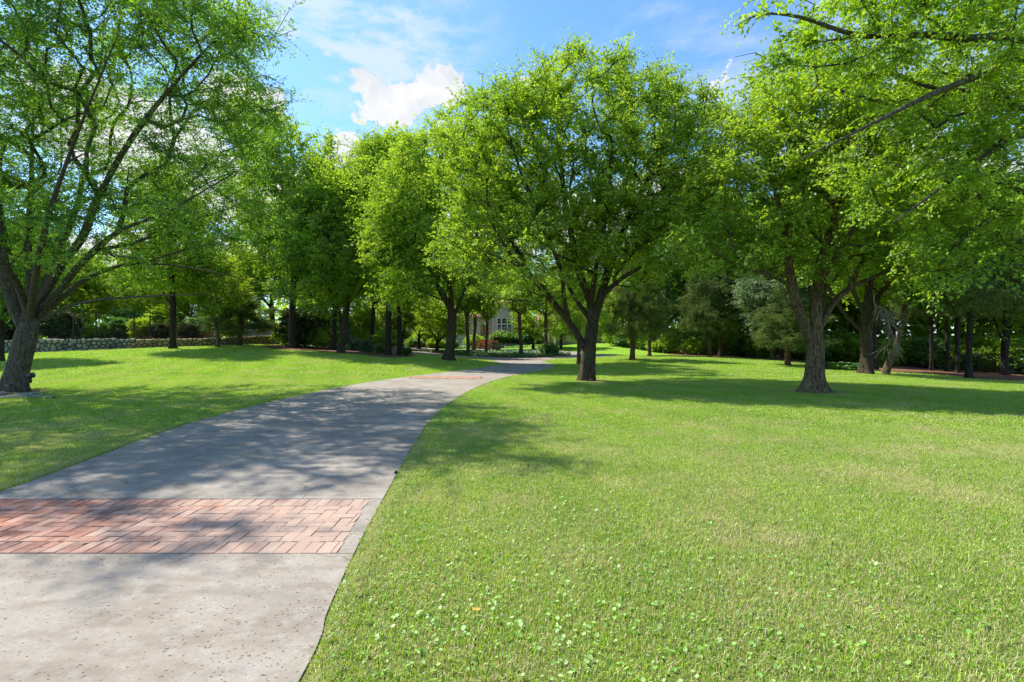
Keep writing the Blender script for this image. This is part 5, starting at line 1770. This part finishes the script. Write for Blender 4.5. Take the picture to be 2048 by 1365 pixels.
# undergrowth along the right woods
UG = 'undergrowth bushes along the right woods'
for k, (px, d, s) in enumerate([(1240, 58, 1.2), (1262, 56, 1.0), (1290, 54, 1.2), (1322, 52, 1.0), (1352, 50, 1.2), (1385, 49, 1.1), (1405, 47, 1.2), (1440, 48, 1.3), (1475, 46, 1.2), (1508, 45, 1.2), (1540, 43, 1.1),
                                (1585, 43, 1.2), (1622, 42, 1.2), (1665, 41, 1.2), (1700, 40, 1.1), (1750, 39, 1.2), (1800, 39, 1.1), (1850, 38, 1.1), (1905, 37.5, 1.2), (1960, 37.5, 1.2), (2010, 36, 1.2), (2060, 35, 1.2)]):
    p = P(px, 700, d)
    places = ['by the berm', 'right of the berm', 'left of the dark trunked cedar', 'right of the dark trunked cedar', 'far left of the cedar pair', 'just left of the cedar pair', 'behind the left cedar', 'behind the right cedar',
              'right of the cedar pair', 'under the grey green tree', 'left of the small leaning cedar', 'right of the small leaning cedar', 'left behind the ridged bark elm', 'right behind the ridged bark elm', 'left of the shade tree',
              'right of the shade tree', 'behind the leaning trunk', 'behind the first fence trunk', 'behind the thick fence trunk', 'right of the lone cedar', 'behind the right end of the fence', 'at the right edge of the picture']
    copy_shrub(shr if k % 3 else hedge, (p[0], p[1], Hs(p[0], p[1])), (s * 1.15, s * 1.15, s), px * .11, 'woodland bush ' + places[k], [M['leaf_wood'], M['leaf_shrub'], M['leaf_wood'], M['leaf_elm']][k % 4], UG)

# right iron fence
f_pts = [(1500, 49), (1580, 46), (1650, 43), (1715, 41), (1780, 39), (1845, 37.5), (1900, 36.5), (1955, 35.5), (2010, 34.5), (2070, 33.5), (2150, 32.5)]
p0 = P(f_pts[0][0], 700, f_pts[0][1]); p0[2] = Hs(p0[0], p0[1])
fr = empty('iron_fence', tuple(p0), 'black iron picket fence running through the trees at the right edge of the woods', 'fence')
fp = []
for px, d in f_pts:
    q = P(px, 700, d); q[2] = Hs(q[0], q[1]); fp.append(q)
for q in fp:
    MB().box(q - p0 + (0, 0, .65), (.08, .08, 1.45)).build('post', M['iron'], fr)
pk = MB()
for a_, c_ in zip(fp[:-1], fp[1:]):
    for hz in (.18, 1.12):
        MB().beam(a_ - p0 + (0, 0, hz), c_ - p0 + (0, 0, hz), .035, .04).build('rail', M['iron'], fr)
    L_ = np.linalg.norm(c_ - a_)
    for t_ in np.arange(.12, L_, .13):
        u = a_ + (c_ - a_) * t_ / L_
        pk.beam(u - p0 + (0, 0, .05), u - p0 + (0, 0, 1.25), .018, .018)
pk.build('pickets', M['iron'], fr)['kind'] = 'stuff'

# ------------------------------------------------------------------ house
hb = np.array([P(1010, 0, 70)[0], 70.0, 1.75])
house = empty('house', tuple(hb), 'cream stone house with red tile roofs behind the trees at the end of the drive', 'house')


def hx(px, d=70): return (px - 1024) / F * d - hb[0]


def hz(py, d=70): return CAM_H - (py - 682.5) / F * d - hb[2]


def wall_with_openings(name, x0, x1, z0, z1, y, thick, opens, mat, parent):
    """front wall in panels round rectangular openings (x0,x1,z0,z1)"""
    mb = MB()
    cuts = sorted({x0, x1, *[o_[0] for o_ in opens], *[o_[1] for o_ in opens]})
    for a_, c_ in zip(cuts[:-1], cuts[1:]):
        m_ = (a_ + c_) / 2
        zs = [z0]
        for o_ in sorted([o_ for o_ in opens if o_[0] < m_ < o_[1]], key=lambda q: q[2]): zs += [o_[2], o_[3]]
        zs.append(z1)
        for k_ in range(0, len(zs), 2):
            if zs[k_ + 1] - zs[k_] > .01: mb.box(((a_ + c_) / 2, y + thick / 2, (zs[k_] + zs[k_ + 1]) / 2), (c_ - a_, thick, zs[k_ + 1] - zs[k_]))
    return mb.build(name, mat, parent)


def window(parent, x0, x1, z0, z1, y, cols, transom=None, bars=(1, 3)):
    fw = .12
    w = MB()
    w.box(((x0 + x1) / 2, y, z0 + fw / 2), (x1 - x0, .16, fw)); w.box(((x0 + x1) / 2, y, z1 - fw / 2), (x1 - x0, .16, fw))
    w.box((x0 + fw / 2, y, (z0 + z1) / 2), (fw, .16, z1 - z0 - 2 * fw)); w.box((x1 - fw / 2, y, (z0 + z1) / 2), (fw, .16, z1 - z0 - 2 * fw))
    wo = w.build('window', M['frame'], parent)
    cw = (x1 - x0 - 2 * fw - (len(cols) - 1) * .16) / sum(cols)
    x_ = x0 + fw
    zr = [(z0 + fw, z1 - fw)] if transom is None else [(z0 + fw, transom - .07), (transom + .07, z1 - fw)]
    if transom is not None: MB().box(((x0 + x1) / 2, y - .003, transom), (x1 - x0 - 2 * fw, .15, .14)).build('transom', M['frame'], wo)
    for ci, c_ in enumerate(cols):
        x2 = x_ + cw * c_
        for za, zb in zr:
            MB().box(((x_ + x2) / 2, y + .05, (za + zb) / 2), (x2 - x_, .02, zb - za)).build('pane', M['glass'], wo)
            bar = MB()
            nbx = bars[0] if zb - za > 1 else 0
            nbz = bars[1] if zb - za > 1 else 1
            for q in range(1, nbx + 1): bar.box((x_ + (x2 - x_) * q / (nbx + 1), y + .03, (za + zb) / 2), (.03, .03, zb - za))
            for q in range(1, nbz + 1): bar.box(((x_ + x2) / 2, y + .027, za + (zb - za) * q / (nbz + 1)), (x2 - x_, .03, .03))
            bar.build('glazing_bar', M['frame'], wo)
        if ci < len(cols) - 1:
            MB().box((x2 + .08, y - .006, (z0 + z1) / 2), (.16, .14, z1 - z0 - 2 * fw)).build('mullion', M['frame'], wo)
        x_ = x2 + .16
    MB().box(((x0 + x1) / 2, y - .08, z0 - .08), (x1 - x0 + .2, .3, .14)).build('sill', M['stone_cap'], wo)
    return wo


def hip_roof(x0, x1, y0, y1, z, rise, ov, name='roof'):
    x0 -= ov; x1 += ov; y0 -= ov; y1 += ov
    dx, dy = x1 - x0, y1 - y0
    rl = max(0, dx - dy) / 2
    ym = (y0 + y1) / 2; xm = (x0 + x1) / 2
    ra, rb = (xm - rl, ym, z + rise), (xm + rl + 1e-3, ym, z + rise)
    v = [(x0, y0, z), (x1, y0, z), (x1, y1, z), (x0, y1, z), ra, rb, (x0, y0, z - .18), (x1, y0, z - .18), (x1, y1, z - .18), (x0, y1, z - .18)]
    mb = MB(); mb.add(v, np.array([[0, 1, 5, 4], [2, 3, 4, 5], [0, 6, 7, 1], [1, 7, 8, 2], [2, 8, 9, 3], [3, 9, 6, 0], [6, 9, 8, 7]])); mb.add(np.array(v), np.array([[1, 2, 5], [3, 0, 4]]))
    ro = mb.build(name, M['roof'], house)
    # rows of barrel tiles on the front slope
    tl = MB()
    n_ = int((dx) / .34)
    for k_ in range(n_):
        xx = x0 + (k_ + .5) * dx / n_
        lim = 1.0
        if xx < ra[0]: lim = (xx - x0) / max(ra[0] - x0, .01)
        if xx > rb[0]: lim = (x1 - xx) / max(x1 - rb[0], .01)
        if lim < .05: continue
        s_ = np.array([xx, y0, z + .03]); e_ = np.array([xx, y0 + (ym - y0) * lim, z + .03 + rise * lim])
        tube(tl, [s_, (s_ + e_) / 2, e_], .10, 6)
    t_ = tl.build('roof_tiles', M['roof'], ro); t_['kind'] = 'stuff'
    return ro


# stone bay with the big window
X0, X1 = hx(983), hx(1041)
wz0, wz1 = hz(672.5), hz(636)
wx0, wx1 = hx(993.5), hx(1024)
wall_with_openings('wall', X0, X1, hz(700), hz(606), 0, .35, [(wx0, wx1, wz0, wz1)], M['stone_house'], house)
MB().box((X0 + .175, 3.2, (hz(700) + hz(606)) / 2), (.35, 5.6, hz(606) - hz(700))).build('wall', M['stone_house'], house)
MB().box((X1 - .175, 3.2, (hz(700) + hz(606)) / 2), (.35, 5.6, hz(606) - hz(700))).build('wall', M['stone_house'], house)
window(house, wx0, wx1, wz0, wz1, .10, [.8, 1.15, .8], transom=hz(648.5))
MB().box(((X0 + X1) / 2, 1.6, (wz0 + wz1) / 2), (X1 - X0 - .8, .1, 4)).build('interior_wall', simple('dim_interior', (.05, .045, .04)), house)
hip_roof(X0, X1, 0, 8, hz(606), 1.9, .5)
# entrance wing
E0, E1 = hx(800), hx(983)
dx0, dx1 = hx(958.5), hx(973.5)
wall_with_openings('wall', E0, E1 - .002, hz(700), hz(632), 2.2, .35, [(dx0 - .12, dx1 + .12, hz(682), hz(646))], M['stone_house'], house)
dr = MB()
dr.box((dx0 - .06, 2.3, (hz(682) + hz(646)) / 2), (.12, .3, hz(646) - hz(682))); dr.box((dx1 + .06, 2.3, (hz(682) + hz(646)) / 2), (.12, .3, hz(646) - hz(682)))
door = MB().box(((dx0 + dx1) / 2, 2.45, (hz(682) + hz(670)) / 2), (dx1 - dx0, .08, hz(670) - hz(682))).build('door', M['door'], house)
dr.build('door_frame', M['stone_cap'], door)
MB().box(((dx0 + dx1) / 2 - .18, 2.45, (hz(670) + hz(650)) / 2), (.34, .07, hz(650) - hz(670))).build('door_panel', M['amber'], door)
MB().box(((dx0 + dx1) / 2 + .22, 2.45, (hz(670) + hz(650)) / 2), (.34, .07, hz(650) - hz(670))).build('door_panel', M['amber'], door)
MB().box(((dx0 + dx1) / 2 + .02, 2.42, (hz(682) + hz(650)) / 2), (.09, .1, hz(650) - hz(682))).build('door_stile', M['door'], door)
hip_roof(E0, E1, 2.2, 11, hz(632), 2.6, .6)
# right wing
R0, R1 = hx(1041) + .01, hx(1215)
wall_with_openings('wall', R0, R1, hz(700), hz(656), 2.0, .35, [(hx(1060), hx(1072), hz(678), hz(662))], M['stone_house'], house)
window(house, hx(1060), hx(1072), hz(678), hz(662), 2.1, [1, 1], bars=(0, 2))
hip_roof(R0, R1, 2.0, 10, hz(656), 2.9, .6)
# brick wing at the left with garage doors
bw = empty('brick_wing', (P(740, 0, 64)[0], 64.0, 1.1), 'red brick garage wing with a tile roof left of the stone house', 'house')


def bx_(px): return (px - 740) / F * 64


M['brick_wall'] = simple('red_brick_wall', (0.40, 0.17, 0.10), .85, 30, vscale=8, var=.35)
wz = lambda py: CAM_H - (py - 682.5) / F * 64 - 1.1
wall_with_openings('wall', bx_(690), bx_(800), -.4, wz(650), 0, .35, [(bx_(703), bx_(734), -.4, wz(660)), (bx_(756), bx_(764), wz(680), wz(662))], M['brick_wall'], bw)
MB().box((bx_(718.5), .12, (-.4 + wz(660)) / 2), (bx_(734) - bx_(703), .08, wz(660) + .4)).build('garage_door', M['amber'], bw)
window(bw, bx_(756), bx_(764), wz(680), wz(662), .1, [1], bars=(0, 2))
MB().box((bx_(736.5), -.05, (-.4 + wz(652)) / 2), (.22, .12, wz(652) + .4)).build('downpipe', M['frame'], bw)
house_save = house
house = bw
hip_roof(bx_(690), bx_(800), 0, 7, wz(650), 3.2, .6)
house = house_save
# white gate beside the wing
wg = empty('white_gate', tuple(on_ground(769, 690, 61)), 'small white framed gate beside the brick garage wing', 'gate')
for a_, c_ in (((0, 0, 0), (0, 0, 1.0)), ((.9, 0, 0), (.9, 0, 1.0)), ((0, 0, 1.0), (.9, 0, 1.0)), ((0, 0, .45), (.9, 0, .45))):
    MB().beam(a_, c_, .1, .1).build('gate_bar', M['white'], wg)

# brick steps
sd = 62.5
sx0, sx1 = P(960, 0, sd)[0], P(986, 0, sd)[0]
st0 = np.array([(sx0 + sx1) / 2, sd, Hs((sx0 + sx1) / 2, sd)])
steps = empty('brick_steps', tuple(st0), 'red brick steps with low cheek walls leading up to the dark front door', 'steps')
nst = 6
ztop = hb[2] - .05 - st0[2]
for k_ in range(nst):
    zt = ztop * (k_ + 1) / nst
    MB().box((0, .2 + k_ * .36 + .18, zt - ztop / nst / 2), (sx1 - sx0, .36, ztop / nst)).build('step', M['brick_wall'], steps)
    MB().box((0, .2 + k_ * .36 + .17, zt + .022), (sx1 - sx0 + .04, .40, .05)).build('tread', M['terracotta'], steps)
MB().box((0, .2 + nst * .36 + 3.1, ztop / 2), (sx1 - sx0 + 1.2, 6.2, ztop)).build('landing', M['brick_wall'], steps)
for sgn in (-1, 1):
    MB().box((sgn * ((sx1 - sx0) / 2 + .2), 1.3, ztop * .36), (.35, 2.4, ztop * .75)).build('cheek_wall', M['brick_wall'], steps)
# terracotta urns on the drive side


def urn(px, py, d, h, label, mat):
    b_ = on_ground(px, py, d)
    prof = [(.16, 0), (.20, .02), (.26, .15), (.34, .42), (.36, .62), (.31, .78), (.27, .84), (.33, .90), (.35, .95), (.33, 1.0), (.27, 1.0), (.25, .85)]
    mb = MB()
    pts = np.array([(0, 0, z_ * h) for r_, z_ in prof]); rr = np.array([r_ * h for r_, z_ in prof])
    n_, sd_ = len(prof), 16
    a_ = np.linspace(0, 2 * math.pi, sd_, endpoint=False)
    V = np.stack([np.outer(rr, np.cos(a_)), np.outer(rr, np.sin(a_)), np.repeat(pts[:, 2:3], sd_, 1)], -1).reshape(-1, 3)
    i_ = np.arange(n_ - 1)[:, None] * sd_; j_ = np.arange(sd_)[None]; j2 = (j_ + 1) % sd_
    mb.add(V, np.stack([i_ + j_, i_ + j2, i_ + sd_ + j2, i_ + sd_ + j_], -1).reshape(-1, 4))
    u_ = empty('urn', tuple(b_), label, 'urn', 'terracotta urns before the steps')
    mb.build('pot', mat, u_, smooth=True)
    mb = MB(); tube(mb, [(0, 0, .80 * h), (0, 0, .86 * h)], [.25 * h, .02], 12); mb.build('soil', M['mulch'], u_)
    return u_


urn(976, 706, 55.5, .95, 'left terracotta urn in front of the brick steps', M['terracotta'])
urn(989, 704.5, 56.5, 1.0, 'right terracotta urn in front of the brick steps, slightly browner', M['tan_box'])
urn(997, 704.5, 56.5, .9, 'broad brown urn right of the two terracotta ones', M['tan_box'])

# garden wall right of the house
gw0 = P(1103, 690, 62); gw0[2] = Hs(gw0[0], gw0[1]) - .2
gw = empty('garden_wall', tuple(gw0), 'pale stone garden wall ending in a pier on the lawn berm', 'wall')
gx1 = P(1215, 690, 66)
L_ = gx1[0] - gw0[0]
topz = CAM_H - (666.5 - 682.5) / F * 62 - gw0[2]
ang = math.atan2(gx1[1] - gw0[1], L_)
mb = MB(); mb.box((L_ / 2, (gx1[1] - gw0[1]) / 2, topz / 2), (L_ * 1.02, .35, topz), ang); mb.build('wall_face', M['stone_garden'], gw)
mb = MB(); mb.box((L_ / 2, (gx1[1] - gw0[1]) / 2, topz + .05), (L_ * 1.02, .45, .1), ang); mb.build('coping', M['stone_cap'], gw)
MB().box((-.15, 0, topz / 2 + .05), (.5, .5, topz + .1)).build('pier', M['stone_garden'], gw)
MB().box((-.15, 0, topz + .15), (.62, .62, .1)).build('pier_cap', M['stone_cap'], gw)

# tan fence wall in the far left behind the stone wall end
tw0 = P(480, 690, 52); tw0[2] = bz(tw0[0], tw0[1]) - .3
tw_ = empty('boundary_wall', tuple(tw0), 'plain tan boundary wall beyond the end of the fieldstone wall', 'wall')
MB().box((2.6, .6, .9), (7.6, .3, 1.8), .1).build('wall_face', M['stone_garden'], tw_)
MB().box((2.6, .6, 1.84), (7.7, .4, .08), .1).build('coping', M['stone_cap'], tw_)
# low tan border wall on the bank
lw0 = P(150, 668, 47); lw0[2] = bz(lw0[0], lw0[1]) - .1
lw = empty('border_wall', tuple(lw0), 'low ochre border wall seen through the iron fence', 'wall')
MB().box((5.5, 0, .5), (15, .35, 1.0), .05).build('wall_face', M['stone_ochre'], lw)
MB().box((5.5, 0, 1.03), (15.1, .45, .08), .05).build('coping', M['stone_cap'], lw)

# utility boxes in the bed
ub = empty('utility_box', tuple(on_ground(695, 700, 50)), 'grey green utility cabinet behind the twin stemmed tree', 'utility box')
MB().box((0, 0, .55 + .6), (.75, .5, 1.6)).build('cabinet', M['utility'], ub)
MB().box((0, -.26, 1.15), (.62, .02, 1.4)).build('door', M['utility'], ub)
MB().box((0, 0, .2), (.9, .65, .4)).build('plinth', M['stone_cap'], ub)
tb = empty('wooden_box', tuple(on_ground(788, 706, 41)), 'small tan box between the pair of dark trunks', 'box')
MB().box((0, 0, .28), (.42, .4, .56)).build('body', M['tan_box'], tb)
MB().box((0, 0, .585), (.47, .45, .05)).build('lid', M['terracotta'], tb)

# ------------------------------------------------------------------ small things in the foreground
# floodlight strapped to the big elm
fl0 = P(55, 757, 15.4)
fl = empty('floodlight', tuple(fl0), 'small black floodlight fixed to the trunk of the huge elm', 'floodlight')
s_ = 15.4 / 1024
MB().box((-.02, .05, -.05), (.13, .10, .20)).build('junction_box', M['fixture'], fl)
mb = MB(); tube(mb, [(.02, 0, 0), (.06, -.01, .03), (.09, -.01, .06)], .016, 8); mb.build('arm', M['fixture'], fl)
mb = MB(); tube(mb, [(.06, -.02, .075), (.12, -.03, .085), (.20, -.04, .10)], [.055, .075, .085], 10); mb.build('lamp_head', M['fixture'], fl, smooth=True)
mb = MB(); tube(mb, [(.198, -.04, .0995), (.204, -.041, .101)], [.080, .001], 10); mb.build('lens', M['glass'], fl)
mb = MB(); tube(mb, [(-.03, .04, -.14), (-.05, .05, -.30), (-.04, .08, -.50)], .012, 6); mb.build('conduit', M['fixture'], fl)
# coiled hose on the grass
h0 = on_ground(25, 797, 14.6)
ho = empty('garden_hose', tuple(h0), 'loosely coiled pale hose lying on the grass at the foot of the huge elm', 'hose')
a_ = np.linspace(0, 2 * math.pi * 3.3, 130)
rr = .42 + .14 * np.sin(a_ * .8) + .012 * a_
hx_ = rr * np.cos(a_) * 1.25 - .15; hy_ = rr * np.sin(a_) * .8
hp = np.column_stack([hx_, hy_, .045 + .02 * np.sin(a_ * 2.3)])
tail = np.column_stack([np.linspace(hp[-1, 0], 1.6, 12), np.linspace(hp[-1, 1], -.5, 12), np.full(12, .04)])[1:]
mb = MB(); tube(mb, np.concatenate([hp, tail]), .017, 6); mb.build('coil', M['hose'], ho, smooth=True)
tail_end = np.concatenate([hp, tail])[-1]
mb = MB(); tube(mb, [tail_end, tail_end + (.06, -.02, 0)], .024, 8); mb.build('coupling', M['fixture'], ho)
# rock
rk = bmesh.new(); bmesh.ops.create_icosphere(rk, subdivisions=3, radius=.13)
for v_ in rk.verts:
    n_ = random.Random(int(v_.co.x * 1e4) ^ int(v_.co.y * 1e4)).uniform(-.012, .012)
    v_.co = v_.co * (1 + n_ * 3); v_.co.z *= .7; v_.co.x *= 1.15
me = bpy.data.meshes.new('rock'); rk.to_mesh(me); rk.free()
rko = link_mesh('rock', me, M['rock'], None, tuple(on_ground(2, 796, 14.7) + (0, 0, .06)))
tag(rko, 'rounded reddish rock lying beside the coiled hose', 'rock')
# black sprinkler cap at the drive edge
q = G(792, 949)
sp = empty('sprinkler', (q[0], q[1], .012), 'small black sprinkler head at the lawn edge of the driveway', 'sprinkler')
mb = MB(); tube(mb, [(0, 0, -.02), (0, 0, .018), (0, 0, .02)], [.022, .022, .002], 12); mb.build('body', M['fixture'], sp)
mb = MB(); tube(mb, [(0, 0, .0205), (0, 0, .032), (0, 0, .034)], [.012, .012, .001], 10); mb.build('nozzle', M['fixture'], sp)


def fallen_leaf(px, py, col, label, size, z):
    q = G(px, py)
    m_ = simple('fallen_leaf_%d' % px, col, .7)
    a = np.array([(-1, 0, 0), (-.4, .42, .12), (.4, .36, .06), (1, 0, .14), (.4, -.36, .05), (-.4, -.4, .1), (0, 0, -.02)]) * size
    me = mesh_np('fallen_leaf', a, [np.array([[0, 6, 1], [1, 6, 2], [2, 6, 3], [3, 6, 4], [4, 6, 5], [5, 6, 0]])])
    o_ = link_mesh('fallen_leaf', me, m_, None, (q[0], q[1], z))
    o_.rotation_euler = (.15, .1, px * .7)
    tag(o_, label, 'leaf')


fallen_leaf(952, 1233, (.60, .33, .05), 'single orange fallen leaf on the foreground grass', .028, .042)
fallen_leaf(708, 1076, (.62, .52, .30), 'small pale fallen leaf on the cement edge of the brick band', .013, .014)
fallen_leaf(168, 1092, (.20, .13, .06), 'curled brown fallen leaf on the front row of the brick band', .026, .016)
fallen_leaf(82, 1098, (.12, .08, .05), 'small dark fallen leaf on the front row of bricks near the left edge', .018, .016)

# leaf litter and crumbs on the concrete and the lawn
r = np.random.default_rng(12)
n_ = 260
x_, y_ = r.uniform(-5.6, 1.5, n_), 2.2 + 16 * r.random(n_) ** 1.6
z_ = H(x_, y_) + .014 + .016 * (~inside(DRIVE, x_, y_))
V = leaf_quads(np.column_stack([x_, y_, z_]), nrm(np.column_stack([r.normal(0, 1, (n_, 2)), np.full(n_, .05)])), np.tile([0, 0, 1.0], (n_, 1)) + r.normal(0, .2, (n_, 3)), r.uniform(.006, .026, n_), r.uniform(.004, .012, n_), r, .1)
o = link_mesh('leaf_litter', mesh_np('leaf_litter', V, [np.arange(n_ * 4).reshape(-1, 4)]), simple('litter', (.20, .14, .075), .8, None, .2, 0, .6, 40))
tag(o, 'small dry leaf litter scattered on the driveway', None, None, 'stuff')

# bare worn earth and root flare patches under the big trees: thin sheets of soil
for k_, (tx, ty, tr) in enumerate(TREE_SPOTS):
    a_ = np.linspace(0, 2 * math.pi, 22, endpoint=False)
    rg = np.random.default_rng(k_)
    rr = tr * (1.0 + .35 * np.sin(3 * a_ + k_) + .25 * np.sin(5 * a_ + 2) + rg.uniform(-.2, .2, 22))
    poly = [(tx + r_ * math.cos(b_) * 1.2 + .2, ty + r_ * math.sin(b_)) for r_, b_ in zip(rr, a_)]
    o = link_mesh('bare_earth', region_mesh('bare_earth', poly, .012, .3), M['soil'])
    tag(o, 'bare earth around tree trunk number %s' % ['of the huge left elm', 'of the dome shaped elm', 'of the lawn point elm', 'of the ridged bark elm', 'of the shade tree'][k_], None, None, 'structure')
    o['label'] = 'bare earth around the trunk ' + ['of the huge left elm', 'of the dome shaped elm', 'of the lawn point elm', 'of the ridged bark elm', 'of the shade tree'][k_]
tot = 0
seen = set()
for o in scene.objects:
    if o.type == 'MESH' and o.data.name not in seen:
        seen.add(o.data.name)
        tot += len(o.data.loops) - 2 * len(o.data.polygons)
print('TRIS', tot, 'objects', len(scene.objects))
